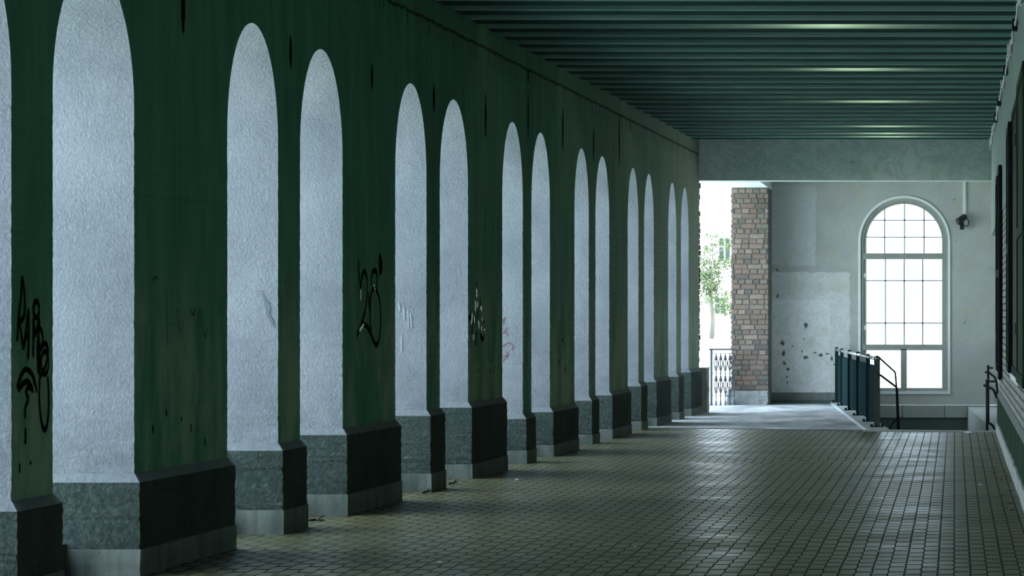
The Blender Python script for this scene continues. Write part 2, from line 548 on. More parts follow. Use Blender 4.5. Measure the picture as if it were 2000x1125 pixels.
# ------------------------------------------------------------------ floor and grounds
def floor_h(x, y):
    h = .010 * noise.noise(Vector((x * .35, y * .55, 3.1))) + .006 * noise.noise(Vector((x * .9, y * 1.3, 9.7)))
    h += .006 * noise.noise(Vector((x * .16, y * .8, 5.5)))
    h -= .030 * math.exp(-((x + 2.5) / 1.0) ** 2 - ((y - 40.3) / .7) ** 2)
    h -= .020 * math.exp(-((x + 1.6) / .8) ** 2 - ((y - 41.0) / .35) ** 2)
    return h
def edge_y(x): return 50.35 - .45 * (x - .2) if x < .2 else 50.35 - .15 * (x - .2)
mb = MB()
nx, ny = 48, 230
xs = [-6.5 + (XR + 6.5) * i / nx for i in range(nx + 1)]
vs, fs = [], []
for j in range(ny + 1):
    for i in range(nx + 1):
        x = xs[i]
        y = -6 + (edge_y(x) + 6) * j / ny
        fade = min(1, max(0, (edge_y(x) - y) / 1.5))
        vs.append((x, y, floor_h(x, y) * fade))
for j in range(ny):
    for i in range(nx):
        a = j * (nx + 1) + i
        fs.append((a, a + 1, a + nx + 2, a + nx + 1))
mb.add(vs, fs, 0, True)
floor = struct(mb, 'floor', M['pavers'], None, 'greenish grey block paving of the corridor')

# stairwell outline
PLn, PLf = Vector((-.93, 50.75, 0)), Vector((-1.95, BACKY, 0))
PRn, PRf = Vector((.56, 50.45, 0)), Vector((.24, BACKY, 0))
KLn, KLf = Vector((-1.28, 50.95, 0)), Vector((-2.36, BACKY, 0))
mb = MB()
# asphalt apron between arcade end, brick pillar and stairwell kerb
pts = []
for k in range(13):
    x = -6.5 + (KLn.x + 6.5) * k / 12
    pts.append((x, edge_y(x), 0))
pts += [(KLf.x, KLf.y, 0), (-6.5, BACKY, 0)]
mb.add(pts, [tuple(range(len(pts)))], 0)
struct(mb, 'floor_back', M['asphalt'], None, 'worn grey asphalt beyond the paving')
mb = MB()
vs = []
for k in range(13):
    x = -5.0 + (KLn.x + 5.0) * k / 12
    vs += [(x, edge_y(x) - .05, .004), (x, edge_y(x) + .16, .004)]
mb.add(vs, [(2 * k, 2 * k + 2, 2 * k + 3, 2 * k + 1) for k in range(12)])
struct(mb, 'trim_8', M['pit_dark'], None, 'dark joint between paving and asphalt')

mb = MB()
mb.add([(-400, -60, -.02), (-6.5, -60, -.02), (-6.5, 400, -.02), (-400, 400, -.02)], [(0, 1, 2, 3)], 0)
mb.add([(-6.5, BACKY, -.02), (60, BACKY + .4, -.02), (60, 400, -.02), (-6.5, 400, -.02)], [(0, 1, 2, 3)], 0)
struct(mb, 'ground', M['street'], None, 'pale street outside the arcade')

# ------------------------------------------------------------------ arcade wall above the piers
def strip_arch(mb, y0, y1, ztop, n=28):
    """wall above one opening, with its vault surface; material 0 corridor face, 1 pale stucco"""
    yc, a, rise = (y0 + y1) / 2, (y1 - y0) / 2, CROWN - SPRING
    prof = []
    for k in range(n + 1):
        t = math.pi - math.pi * k / n
        j = .003 * (noise.noise(Vector((yc * 3, k * .9, 1))) if 0 < k < n else 0)
        prof.append((yc + a * math.cos(t), SPRING + (rise + j) * math.sin(t)))
    for k in range(n):
        (ya, za), (yb, zb) = prof[k], prof[k + 1]
        mb.add([(XL(ya), ya, za), (XL(yb), yb, zb), (XL(yb), yb, ztop), (XL(ya), ya, ztop)], [(0, 1, 2, 3)], 0)
        mb.add([(XL(ya) - T, ya, za), (XL(yb) - T, yb, zb), (XL(yb) - T, yb, ztop), (XL(ya) - T, ya, ztop)], [(0, 3, 2, 1)], 1)
        mb.add([(XL(ya), ya, za), (XL(ya) - T, ya, za), (XL(yb) - T, yb, zb), (XL(yb), yb, zb)], [(0, 1, 2, 3)], 1, True)
mb = MB()
ZT = 5.1
last = None
for i, (y0, y1, h, f) in enumerate(allp):
    mb.add([(XL(y0), y0, SPRING), (XL(y1), y1, SPRING), (XL(y1), y1, ZT), (XL(y0), y0, ZT)], [(0, 1, 2, 3)], 0)
    mb.add([(XL(y0) - T, y0, SPRING), (XL(y1) - T, y1, SPRING), (XL(y1) - T, y1, ZT), (XL(y0) - T, y0, ZT)], [(0, 3, 2, 1)], 1)
    mb.add([(XL(y0), y0, SPRING), (XL(y1), y1, SPRING), (XL(y1) - T, y1, SPRING), (XL(y0) - T, y0, SPRING)], [(0, 1, 2, 3)], 1)
    if last is not None:
        strip_arch(mb, last, y0, ZT)
    last = y1
# solid part of the wall nearer than the first opening
mb.add([(XL(-6), -6, 0), (XL(10.6), 10.6, 0), (XL(10.6), 10.6, ZT), (XL(-6), -6, ZT)], [(0, 1, 2, 3)], 0)
mb.add([(XL(10.6), 10.6, 0), (XL(10.6) - T, 10.6, 0), (XL(10.6) - T, 10.6, ZT), (XL(10.6), 10.6, ZT)], [(0, 1, 2, 3)], 1)
mb.add([(XL(-6) - T, -6, 0), (XL(10.6) - T, 10.6, 0), (XL(10.6) - T, 10.6, ZT), (XL(-6) - T, -6, ZT)], [(0, 1, 2, 3)], 1)
strip_arch(mb, 10.6, 12.4, ZT)
# far end face
ye = piers[-1][1]
mb.box((XL(ye) - T, ye - .1, SPRING + .001), (XL(ye), ye + .06, ZT), 1)
mb.add([(XL(-6), -6, ZT), (XL(ye), ye, ZT), (XL(ye) - T, ye, ZT), (XL(-6) - T, -6, ZT)], [(0, 1, 2, 3)], 1)
mb.add([(XL(-6), -6, 0), (XL(-6), -6, ZT), (XL(-6) - T, -6, ZT), (XL(-6) - T, -6, 0)], [(0, 1, 2, 3)], 1)
mb.add([(XL(ye), ye, SPRING), (XL(ye) - T, ye, SPRING), (XL(ye) - T, ye, ZT), (XL(ye), ye, ZT)], [(0, 1, 2, 3)], 1)
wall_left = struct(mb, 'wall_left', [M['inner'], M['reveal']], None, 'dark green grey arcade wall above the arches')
# damp run marks under the old drain holes, above each pier
def sliver(name, u, v0, v1, w=.035):
    y = YL(u)
    z0 = EYE - (v0 - V0) * y / F
    z1 = EYE - (v1 - V0) * y / F
    n = 14
    vs = []
    for k in range(n + 1):
        t = k / n
        z = z0 + (z1 - z0) * t
        hw = w * (math.sin(math.pi * min(1, t * 1.05 + .02)) ** .6 if 0 < t < 1 else .05) * (1 + .25 * noise.noise(Vector((u, t * 9, 0))))
        for sgn in (-1, 1):
            yy = y + sgn * hw
            vs.append((XL(yy) + .003, yy, z))
    fs = [(2 * k, 2 * k + 1, 2 * k + 3, 2 * k + 2) for k in range(n)]
    m = MB(); m.add(vs, fs)
    return part(m, name, M['crack'], wall_left)
for u, v0, v1, w in [(357, -30, 75, .055), (567, 68, 142, .045), (726, 125, 180, .05), (847, 165, 225, .06), (948, 180, 278, .05),
                  (1031, 135, 165, .05), (1031, 180, 282, .045), (1099, 210, 305, .06), (1159, 250, 322, .06), (1209, 225, 335, .06)]:
    sliver('damp_stain', u, v0, v1, w)

# ------------------------------------------------------------------ piers
def column_mesh(y0, y1, off, z0, z1, jit, seed, step=.05, cham=0.0, mats=(1, 0)):
    """four-cornered shaft following the wall line; corridor face gets mats[1], others mats[0]"""
    rnd = random.Random(seed)
    mb = MB()
    n = max(2, int((z1 - z0) / step))
    lv = [z0 + (z1 - z0) * k / n for k in range(n + 1)]
    vs = []
    for k, z in enumerate(lv):
        o = off
        if k in (0, n):
            j = [0] * 8
        else:
            j = [rnd.uniform(-jit, jit) for _ in range(8)]
            if rnd.random() < .06:
                j[0] -= jit * 2.5; j[1] += jit * 2.5
        a, b = y0 - o, y1 + o
        vs += [(XL(a) + o + j[0], a + j[1], z), (XL(b) + o + j[2], b + j[3], z), (XL(b) - T - o, b, z), (XL(a) - T - o, a, z)]
    fs, mi = [], []
    for k in range(n):
        for c in range(4):
            d = (c + 1) % 4
            fs.append((k * 4 + c, k * 4 + d, k * 4 + 4 + d, k * 4 + 4 + c))
            mi.append(mats[1] if c == 0 else mats[0])
    top = n * 4
    fs.append((0, 3, 2, 1)); mi.append(mats[0])
    mb.add(vs, fs, mi)
    if cham > 0:
        o2 = 0.004
        a, b = y0 - o2, y1 + o2
        zz = z1 + cham
        b0 = [(XL(y0 - off) + off, y0 - off, z1), (XL(y1 + off) + off, y1 + off, z1), (XL(y1 + off) - T - off, y1 + off, z1), (XL(y0 - off) - T - off, y0 - off, z1)]
        t0 = [(XL(a) + o2, a, zz), (XL(b) + o2, b, zz), (XL(b) - T - o2, b, zz), (XL(a) - T - o2, a, zz)]
        return mb, b0, t0
    fs2 = [(top, top + 1, top + 2, top + 3)]
    mb.f.append(fs2[0]); mb.mi.append(mats[0]); mb.sm.append(False)
    return mb

def ribbon(paths, width, to_point, normal, name, mat, parent, split=False):
    """flat painted strokes on a wall: paths are pixel polylines, to_point maps them on the wall"""
    if split:
        for p in paths:
            o = ribbon([p], width, to_point, normal, name, mat, parent)
        return o
    mb = MB()
    for path in paths:
        w = width
        if isinstance(path, tuple):
            path, w = path
        pts = [to_point(*p) for p in path]
        # smooth by Catmull-Rom
        sm = []
        for i in range(len(pts) - 1):
            p0, p1, p2, p3 = pts[max(i - 1, 0)], pts[i], pts[i + 1], pts[min(i + 2, len(pts) - 1)]
            for k in range(5):
                t = k / 5
                sm.append(.5 * ((2 * p1) + (p2 - p0) * t + (2 * p0 - 5 * p1 + 4 * p2 - p3) * t * t + (3 * p1 - p0 - 3 * p2 + p3) * t ** 3))
        sm.append(pts[-1])
        vs = []
        for i, p in enumerate(sm):
            d = (sm[min(i + 1, len(sm) - 1)] - sm[max(i - 1, 0)])
            if d.length < 1e-6:
                d = Vector((0, 0, 1))
            s = normal.cross(d.normalized())
            e = min(i, len(sm) - 1 - i)
            ww = w * (.45 if e == 0 else 1) * (1 + .25 * noise.noise(p * 9))
            vs += [p + s * ww / 2 + normal * .003, p - s * ww / 2 + normal * .003]
        mb.add(vs, [(2 * i, 2 * i + 1, 2 * i + 3, 2 * i + 2) for i in range(len(sm) - 1)])
    return part(mb, name, mat, parent)
def on_left(u, v):
    y = YL(u)
    return Vector((XL(y), y, EYE - (v - V0) * y / F))
def ell(cx, cy, rx, ry, n=14):
    return [(cx + rx * math.cos(2 * math.pi * k / n), cy + ry * math.sin(2 * math.pi * k / n)) for k in range(n + 1)]

pier_labels = {
    0: 'narrow plaster pier with black graffiti tag, cut by the left edge of the photo',
    1: 'widest plaster pier on the left, with the broadest pale reveal',
    2: 'first narrow pier right of the broadest pier, tall pale reveal on its left',
    3: 'wide pier with looping black tag like a 20 on its dark face',
    4: 'narrow pier right of the pier with the looping black tag',
    5: 'wide pier with dripping silver and black tag on its dark face',
    6: 'narrow pier with small red scrawl on its pale reveal',
    7: 'wide pier next right of the red scrawl pier',
    8: 'narrow pier, sixth from the far end of the arcade',
    9: 'wide pier, fifth from the far end of the arcade',
    10: 'narrow pier, fourth from the far end of the arcade',
    11: 'wide pier, third from the far end of the arcade',
    12: 'last narrow pier, beside the end pier of the arcade',
    13: 'end pier of the arcade beside the bright side exit',
}
pier_obj = {}
for i, (y0, y1, h, f) in enumerate(allp):
    k = i - len(pre)
    ym = (y0 + y1) / 2
    lab = pier_labels.get(k, 'plaster pier in front of the frame, nearest the viewer' if i == 1 else 'narrow plaster pier before the frame, next to the blank wall')
    t = thing('arcade_pier', (XL(ym) - T / 2, ym, 0), lab, 'pillar', 'plaster piers of the arcade')
    pier_obj[k] = t
    cham = .055
    sh = column_mesh(y0, y1, 0, h, SPRING, .0016, 100 + i, .03)
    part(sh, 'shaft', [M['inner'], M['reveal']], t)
    o = .045
    pl, b0, t0 = column_mesh(y0, y1, o, f, h - cham, .0032, 300 + i, .02, cham, (0, 0))
    part(pl, 'plinth', M['granite'], t)
    cp = MB()
    rnd = random.Random(i)
    cp.add(b0 + t0, [(0, 1, 5, 4), (1, 2, 6, 5), (2, 3, 7, 6), (3, 0, 4, 7), (4, 5, 6, 7), (0, 3, 2, 1)])
    part(cp, 'plinth_chamfer', M['cap'], t)
    ft = column_mesh(y0, y1, o + .008, -.02, f, .002, 500 + i, .05, 0, (0, 0))
    part(ft, 'footing', M['footing'], t)

# graffiti
def z1_(pts): return [(20 + x / 3.12, 520 + y / 3.125) for x, y in pts]
R_ = [[(70, 60), (68, 130), (60, 220), (50, 300), (45, 380), (42, 460)],
      [(70, 60), (82, 150), (86, 250), (80, 310), (55, 335), (45, 320)],
      [(50, 335), (62, 400), (72, 460), (78, 510)],
      [(78, 510), (95, 400), (110, 255)], [(110, 255), (112, 400), (108, 575)], [(88, 420), (112, 430)],
      [(138, 560), (140, 440), (138, 320)], [(138, 320), (150, 420), (160, 380), (178, 320)], [(178, 320), (165, 500), (168, 660)],
      ell(157, 265, 18, 50),
      [(165, 350), (175, 500), (178, 680)], [(165, 360), (190, 400), (195, 460), (175, 520)], [(175, 520), (210, 470), (228, 520), (215, 600), (180, 680)],
      ell(208, 590, 22, 70),
      [(178, 680), (175, 800), (185, 930), (208, 1000), (228, 930), (232, 780), (225, 670)],
      [(45, 760), (55, 690), (90, 630), (130, 660), (150, 720), (160, 770)], [(45, 760), (80, 715), (110, 705), (138, 765)],
      [(138, 765), (115, 740), (92, 765), (108, 810), (90, 860), (88, 930)], [(90, 985), (92, 1040), (88, 1085)]]
NX = Vector((1, 0, 0))
ribbon([z1_(p) for p in R_], .034, on_left, NX, 'graffiti', M['black_paint'], pier_obj[0])['label'] = 'black RAMBO graffiti tag'
def z3_(pts): return [(680 + x / 5.11, 480 + y / 5.11) for x, y in pts]
ribbon([z3_(p) for p in [
    [(98, 140), (105, 260), (122, 420), (128, 360), (150, 260), (180, 300), (188, 440), (175, 600), (150, 720), (125, 790)],
    [(85, 920), (95, 870), (140, 790), (180, 800), (215, 860), (250, 950), (285, 990), (310, 900), (322, 700), (305, 520), (260, 420), (230, 470), (218, 600), (222, 780), (230, 860)],
    [(230, 400), (230, 300), (258, 245), (285, 290), (285, 420)], [(205, 470), (210, 640)]]] + [(z3_([(328, 110), (322, 180), (328, 280)]), .16)],
    .045, on_left, NX, 'graffiti', M['black_paint'], pier_obj[3])['label'] = 'looping black tag'
ribbon([z3_(p) for p in [[(124, 430), (124, 545)], [(240, 430), (258, 405), (272, 460)], [(108, 850), (150, 795), (182, 805)]]],
       .03, on_left, NX, 'paint_flake', M['pale_paint'], pier_obj[3], True)
def z5_(pts): return [(900 + x / 5.625, 530 + y / 5.625) for x, y in pts]
ribbon([z5_(p) for p in [[(172, 190), (172, 280)], [(155, 320), (158, 440)], [(180, 330), (176, 400)], [(125, 460), (112, 580)], [(145, 490), (150, 560)],
                         [(215, 390), (228, 430)], [(190, 540), (200, 630)], [(235, 500), (240, 540)], [(138, 690), (136, 760)], [(258, 630), (258, 655)], [(222, 620), (228, 640)]]],
       .05, on_left, NX, 'silver_paint_flake', M['pale_paint'], pier_obj[5], True)
ribbon([z5_(p) for p in [[(172, 120), (170, 160)], [(90, 530), (100, 500), (115, 540)], [(160, 480), (158, 560)], [(125, 560), (118, 690)], [(240, 500), (255, 570)], [(165, 660), (168, 740), (160, 815)], [(210, 690), (235, 750), (252, 710)],
                         [(210, 290), (214, 420)], [(190, 430), (186, 520)], [(325, 960), (328, 990)], [(185, 1070), (188, 1110)], [(325, 1075), (320, 1110)]]],
       .055, on_left, NX, 'black_paint_stroke', M['black_paint'], pier_obj[5], True)
# faint scratches on the broadest pier
ribbon([[(301, 545), (299, 555)], [(297, 545), (306, 541), (304, 548)], [(325, 560), (326, 610), (327, 680)], [(345, 600), (349, 640), (352, 650)], [(371, 602), (376, 615), (381, 600)], [(384, 640), (390, 600), (394, 640)], [(396, 645), (401, 658), (405, 640)]],
       .014, on_left, NX, 'scratch', M['scratch'], pier_obj[1], True)
ribbon([[(296, 832), (298, 838), (297, 848)], [(372, 828), (373, 845)], [(399, 855), (400, 872)], [(353, 815), (354, 822)], [(323, 800), (325, 812)]],
       .03, on_left, NX, 'plaster_chip', M['crack'], pier_obj[1], True)
ribbon([[(49, 838), (48, 852)], [(38, 905), (37, 925)], [(59, 900), (59, 908)]], .03, on_left, NX, 'plaster_chip', M['crack'], pier_obj[0], True)
ribbon([[(1091, 700), (1091, 712)], [(1104, 715), (1103, 730)], [(1098, 660), (1099, 668)]], .06, on_left, NX, 'plaster_chip', M['crack'], pier_obj[7], True)
NY = Vector((0, -1, 0))
def front_of(k):
    y = piers[k][0]
    return lambda u, v: P(u, v, y - .004)
ribbon([z5_(p) for p in [[(452, 540), (488, 505)], [(465, 580), (470, 530)], [(452, 690), (505, 625)], [(480, 670), (510, 680), (508, 710)], [(455, 830), (520, 785), (565, 810), (575, 830)],
                         [(575, 830), (558, 865)], [(455, 935), (520, 915), (485, 875)], [(520, 915), (455, 985)]]],
       .011, front_of(6), NY, 'red_paint_stroke', M['red_paint'], pier_obj[6], True)
ribbon([[(778, 590), (781, 608)], [(788, 600), (790, 625)], [(796, 605), (798, 640)], [(801, 610), (804, 640)], [(784, 655), (784, 690)]],
       .016, front_of(4), NY, 'faded_paint_drip', M['ghost_paint'], pier_obj[4], True)

m = MB()
pp = [front_of(2)(u, v) for u, v in [(510, 566), (521, 584), (529, 600), (526, 614), (533, 624), (539, 642), (531, 634), (520, 614), (517, 594)]]
cc = sum(pp, Vector()) / len(pp)
m.add([cc] + pp, [(0, k + 1, (k + 1) % len(pp) + 1) for k in range(len(pp))])
part(m, 'bare_plaster_patch', simple('bare_grey_plaster', (.15, .18, .20), .9, var=.3, scale=20, spec=.1), pier_obj[2])
# rough quoin on the outer edge of the end pier
y1 = piers[13][1]
t = thing('quoin', (XL(y1) - T / 2, y1 + .3, 0), 'rough grey corner stone with a ragged brick strip above, beside the bright exit', 'stone')
rq = MB()
bm = bmesh.new()
bmesh.ops.create_cube(bm, size=1)
bmesh.ops.subdivide_edges(bm, edges=bm.edges[:], cuts=5, use_grid_fill=True)
for v in bm.verts:
    co = Vector((XL(y1) - .2 + v.co.x * .66, y1 + .40 + v.co.y * .50, .37 + v.co.z * .78))
    co += Vector((noise.noise(co * 4), noise.noise(co * 4 + Vector((9, 0, 0))), noise.noise(co * 4 + Vector((0, 9, 0))))) * .045
    v.co = co
bm.verts.index_update()
rq.add([v.co.copy() for v in bm.verts], [[v.index for v in f.verts] for f in bm.faces])
bm.free()
part(rq, 'corner_stone', M['quoin'], t)
rq = MB()
rnd = random.Random(5)
z = .76
while z < 3.84:
    dx = rnd.choice((0, .012, -.006)) + rnd.uniform(-.004, .004)
    rq.box((XL(y1) - T, y1 + .065, z), (XL(y1) + .006 + dx, y1 + .14 + rnd.uniform(-.01, .01), z + .088))
    z += .095
part(rq, 'brickwork', M['brick'], t)
# low dark parapet closing each opening on its outer side
mb = MB()
for (a0, a1, ha, fa), (b0_, b1_, hb, fb) in zip(allp[:-1], allp[1:]):
    ya, yb = a1 + .05, b0_ - .05
    hh = .20
    mb.add([(XL(ya) - T - .02, ya, -.02), (XL(yb) - T - .02, yb, -.02), (XL(yb) - T + .15, yb, -.02), (XL(ya) - T + .15, ya, -.02),
            (XL(ya) - T - .02, ya, hh), (XL(yb) - T - .02, yb, hh), (XL(yb) - T + .15, yb, hh), (XL(ya) - T + .15, ya, hh)],
           [(0, 3, 2, 1), (4, 5, 6, 7), (0, 1, 5, 4), (1, 2, 6, 5), (2, 3, 7, 6), (3, 0, 4, 7)])
struct(mb, 'outer_parapet', M['parapet'], None, 'low dark stone parapet along the outer side of the arches')

# ------------------------------------------------------------------ ceiling and its ribs
mb = MB()
mb.box((-6.3, -6, CEIL_Z), (XR + 6, ENDY + .6, CEIL_Z + .2))  # reaches past the right wall as an unseen eave added against the sun
mb.box((-4.9, ENDY + .6, CEIL_Z), (XR + 6, BACKY + .4, CEIL_Z + .2))
struct(mb, 'ceiling', M['ceil'], None, 'dark teal ceiling deck above the ribs')
PITCH = 1.06
for k in range(26):
    yb = 59.10 - PITCH * k        # near bottom edge of the rib
    mb = MB()
    w = .50
    n = 24
    x0, x1 = XL(yb) - .02, XR + .01
    vs = []
    for i in range(n + 1):
        x = x0 + (x1 - x0) * i / n
        j = .0012 * noise.noise(Vector((x * 2, yb, 0)))
        yy = yb + .012 * (x + 2.4) * (1 if k > 3 else .3)
        vs += [(x, yy, CEIL_Z + .03), (x, yy + j, RIB_Z + .012 + j), (x, yy + .012, RIB_Z + j), (x, yy + w - .012, RIB_Z + j), (x, yy + w, RIB_Z + .012 + j), (x, yy + w, CEIL_Z + .03)]
    fs, mi = [], []
    for i in range(n):
        for c in range(5):
            fs.append((i * 6 + c, i * 6 + c + 1, i * 6 + 7 + c, i * 6 + 6 + c))
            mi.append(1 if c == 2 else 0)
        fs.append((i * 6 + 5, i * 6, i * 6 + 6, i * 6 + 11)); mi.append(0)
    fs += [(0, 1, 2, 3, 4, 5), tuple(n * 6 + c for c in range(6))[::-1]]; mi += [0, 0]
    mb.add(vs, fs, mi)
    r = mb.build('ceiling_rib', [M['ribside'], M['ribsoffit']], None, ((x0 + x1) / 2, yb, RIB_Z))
    tag(r, 'painted concrete ceiling rib, %s counting back from the end lintel' % ORD[k + 1], 'beam', 'ceiling ribs')

# lamps hidden between the ribs; the last two are added for the farthest ribs
for i, (x, y) in enumerate(LAMPS):
    yl = y - .43
    t = thing('ceiling_lamp', (x, yl, CEIL_Z), '%s ceiling lamp from the end lintel, tucked between two ribs' % ORD[len(LAMPS) - i], 'lamp', 'ceiling lamps between the ribs')
    m = MB(); m.box((x - .30, yl - .06, CEIL_Z - .05), (x + .30, yl + .06, CEIL_Z), 0, .008); part(m, 'housing', M['conduit'], t)
    m = MB(); m.box((x - .28, yl - .045, CEIL_Z - .115), (x + .28, yl + .045, CEIL_Z - .05), 0, .012); part(m, 'diffuser', M['diffuser'], t)
    ld = bpy.data.lights.new('lamp_light', 'POINT')
    ld.shadow_soft_size = .05
    ld.energy = LAMP_POWER; ld.color = LAMP_COLOR
    lo = bpy.data.objects.new('lamp_light', ld)
    COL.objects.link(lo)
    lo.parent = t
    lo.location = (0, 0, -.17)

# ------------------------------------------------------------------ end lintel, low soffit
mb = MB()
n = 30
xa, xb = XL(ENDY) - .02, XR
mb.box((xa, ENDY, 3.93), (xb, ENDY + .55, CEIL_Z))
o = mb.build('lintel_beam', M['lintel'], None, ((xa + xb) / 2, ENDY, 3.93))
tag(o, 'stained grey lintel beam spanning the corridor end', 'beam')
o['kind'] = 'structure'
mb = MB()
mb.box((-4.75, ENDY + .56, 4.02), (-3.449, 66.95, CEIL_Z))
o = struct(mb, 'trim_1', M['soffit_white'], None, 'white soffit over the bright side exit')
mb = MB()
mb.box((-5.0, 66.95, 4.02), (-3.449, BACKY + .4, CEIL_Z))
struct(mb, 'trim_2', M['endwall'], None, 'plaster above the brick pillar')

# ------------------------------------------------------------------ brick pillar
bx0, bx1, by0 = -4.145, -3.452, 66.3
t = thing('brick_pillar', ((bx0 + bx1) / 2, by0 + .3, 0), 'old red brick pillar on rough stone beside the bright exit', 'pillar')
mb = MB()
bmd = bmesh.new()
rnd = random.Random(11)
ch = .0935
z = .27
row = 0
mb.box((bx0 + .02, by0 + .02, .2), (bx1 - .012, BACKY + .3, 4.02))
part(mb, 'mortar_core', M['mortar'], t)
mb = MB()
while z + ch < 4.03:
    wd = .28 if row % 2 == 0 else .1365
    x = bx0 + (-.09 if row % 4 == 0 else (-.20 if row % 4 == 2 else -.03 * (row % 3)))
    while x < bx1 - .02:
        w = wd * rnd.uniform(.93, 1.06)
        if row % 2 == 0 and rnd.random() < .22:
            w = .14
        a, b = max(x + .006, bx0 + rnd.uniform(-.006, .008)), min(x + w - .006, bx1)
        if b - a > .025:
            d = rnd.uniform(-.004, .009)
            mb.box((a, by0 + d, z + .006 + rnd.uniform(-.002, .002)), (b, by0 + .11, z + ch - .007 + rnd.uniform(-.003, .002)), 0, .007)
        x += w
    # left side courses
    y = by0 + .115
    while y < BACKY - .1:
        w = .28 if row % 2 else .14
        mb.box((bx0 + rnd.uniform(-.004, .006), y + .006, z + .006), (bx0 + .11, min(y + w, BACKY - .08) - .006, z + ch - .007), 0, .006)
        y += w
    z += ch
    row += 1
part(mb, 'brickwork', M['brick'], t)
bm = bmesh.new()
bmesh.ops.create_cube(bm, size=1)
bmesh.ops.subdivide_edges(bm, edges=bm.edges[:], cuts=11, use_grid_fill=True)
for v in bm.verts:
    zz = v.co.z + .5
    co = Vector(((bx0 + bx1) / 2 - .012 + v.co.x * (.735 + .03 * (1 - zz)), by0 + .63 + v.co.y * 1.36, -.02 + zz * .285))
    nv = Vector((noise.noise(co * 3.3), noise.noise(co * 3.3 + Vector((9, 0, 0))), .25 * noise.noise(co * 3.3 + Vector((0, 9, 0)))))
    nv += .5 * Vector((noise.noise(co * 8), noise.noise(co * 8 + Vector((9, 0, 0))), 0))
    co += nv * .085
    co.x = min(co.x, bx1)
    v.co = co
bm.verts.index_update()
mb = MB(); mb.add([v.co.copy() for v in bm.verts], [[v.index for v in f.verts] for f in bm.faces]); bm.free()
part(mb, 'base_stone', simple('rough_grey_granite', (.23, .25, .25), .9, var=.35, scale=22, bump=.6), t)

# ------------------------------------------------------------------ end wall with its arched window
WX, WR, WSP, WB = -.955, .842, 3.045, .195     # centre, half width, springing, sill
WT = .42
mb = MB()
X0, X1, ZB = -3.449, XR + .3, -.03
prof = [(WX - WR, WB), (WX - WR, WSP)]
NA = 40
arc = [(WX + WR * math.cos(math.pi - math.pi * k / NA), WSP + WR * math.sin(math.pi - math.pi * k / NA)) for k in range(NA + 1)]
def yy(d): return BACKY + d
for d in (0, WT):
    mb.add([(X0, yy(d), ZB), (WX - WR, yy(d), ZB), (WX - WR, yy(d), CEIL_Z), (X0, yy(d), CEIL_Z)], [(0, 1, 2, 3)])
    mb.add([(WX + WR, yy(d), ZB), (X1, yy(d), ZB), (X1, yy(d), CEIL_Z), (WX + WR, yy(d), CEIL_Z)], [(0, 1, 2, 3)])
    mb.add([(WX - WR, yy(d), ZB), (WX + WR, yy(d), ZB), (WX + WR, yy(d), WB), (WX - WR, yy(d), WB)], [(0, 1, 2, 3)])
    for k in range(NA):
        (a, za), (b, zb) = arc[k], arc[k + 1]
        mb.add([(a, yy(d), za), (b, yy(d), zb), (b, yy(d), CEIL_Z), (a, yy(d), CEIL_Z)], [(0, 1, 2, 3)])
ring = [(WX - WR, WB)] + arc + [(WX + WR, WB)]
for k in range(len(ring)):
    (a, za), (b, zb) = ring[k], ring[(k + 1) % len(ring)]
    mb.add([(a, yy(0), za), (b, yy(0), zb), (b, yy(WT), zb), (a, yy(WT), za)], [(0, 1, 2, 3)])
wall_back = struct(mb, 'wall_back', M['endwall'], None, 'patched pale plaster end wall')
# peeled spots: shallow dark chips in the plaster (flat flakes missing)
def chip(u, v, ru, rv, seed):
    rnd = random.Random(seed)
    c = P(u, v, BACKY)
    n = 16
    vs = [c + Vector((0, -.003, 0))]
    for k in range(n):
        a = 2 * math.pi * k / n
        r = rnd.uniform(.35, 1.15)
        vs.append(c + Vector((ru * r * math.cos(a) * .00964, -.003, rv * r * math.sin(a) * .00964)))
    m = MB(); m.add(vs, [(0, k + 1, (k + 1) % n + 1) for k in range(n)])
    return part(m, 'plaster_chip', M['chip'], wall_back)
M['chip'] = simple('bare_render', (.13, .145, .135), .95, var=.35, scale=30)
for i, (u, v, ru, rv) in enumerate([(1528, 670, 5, 7), (1531, 690, 5, 6), (1532, 710, 5, 5), (1539, 721, 6, 3), (1537, 736, 2, 3), (1538, 746, 2, 4), (1573, 698, 7, 4), (1566, 686, 2, 3), (1592, 689, 5, 2),
                                    (1603, 693, 7, 4), (1616, 691, 6, 2), (1625, 700, 3, 6), (1630, 712, 4, 2), (1574, 636, 5, 6), (1548, 676, 2, 2), (1519, 578, 3, 5), (1570, 662, 2, 1.5), (1518, 527, 3, 4),
                                    (1864, 390, 2, 2), (1884, 630, 2, 2), (1866, 472, 1.5, 1.5), (1512, 620, 1, 3)]):
    chip(u, v, ru, rv, 40 + i)

# skirting of the end wall
mb = MB()
mb.box((-3.449, BACKY - .045, -.01), (-2.26, BACKY + .01, .205), 0)
mb.prism([(-2.26, BACKY - .045, -.01), (-2.19, BACKY - .045, -.01), (-2.215, BACKY - .045, .20), (-2.26, BACKY - .045, .205)], (0, .05, 0))
struct(mb, 'baseboard_back', simple('grey_skirting_render', (.19, .21, .20), .85, var=.3, scale=7, bump=.2), None, 'grey render skirting under the patched wall')
mb = MB()
mb.box((-3.449, BACKY - .06, -.01), (-2.19, BACKY - .046, .065), 0)
struct(mb, 'baseboard_back.001', M['pit_dark'], None, 'dark foot of the skirting')

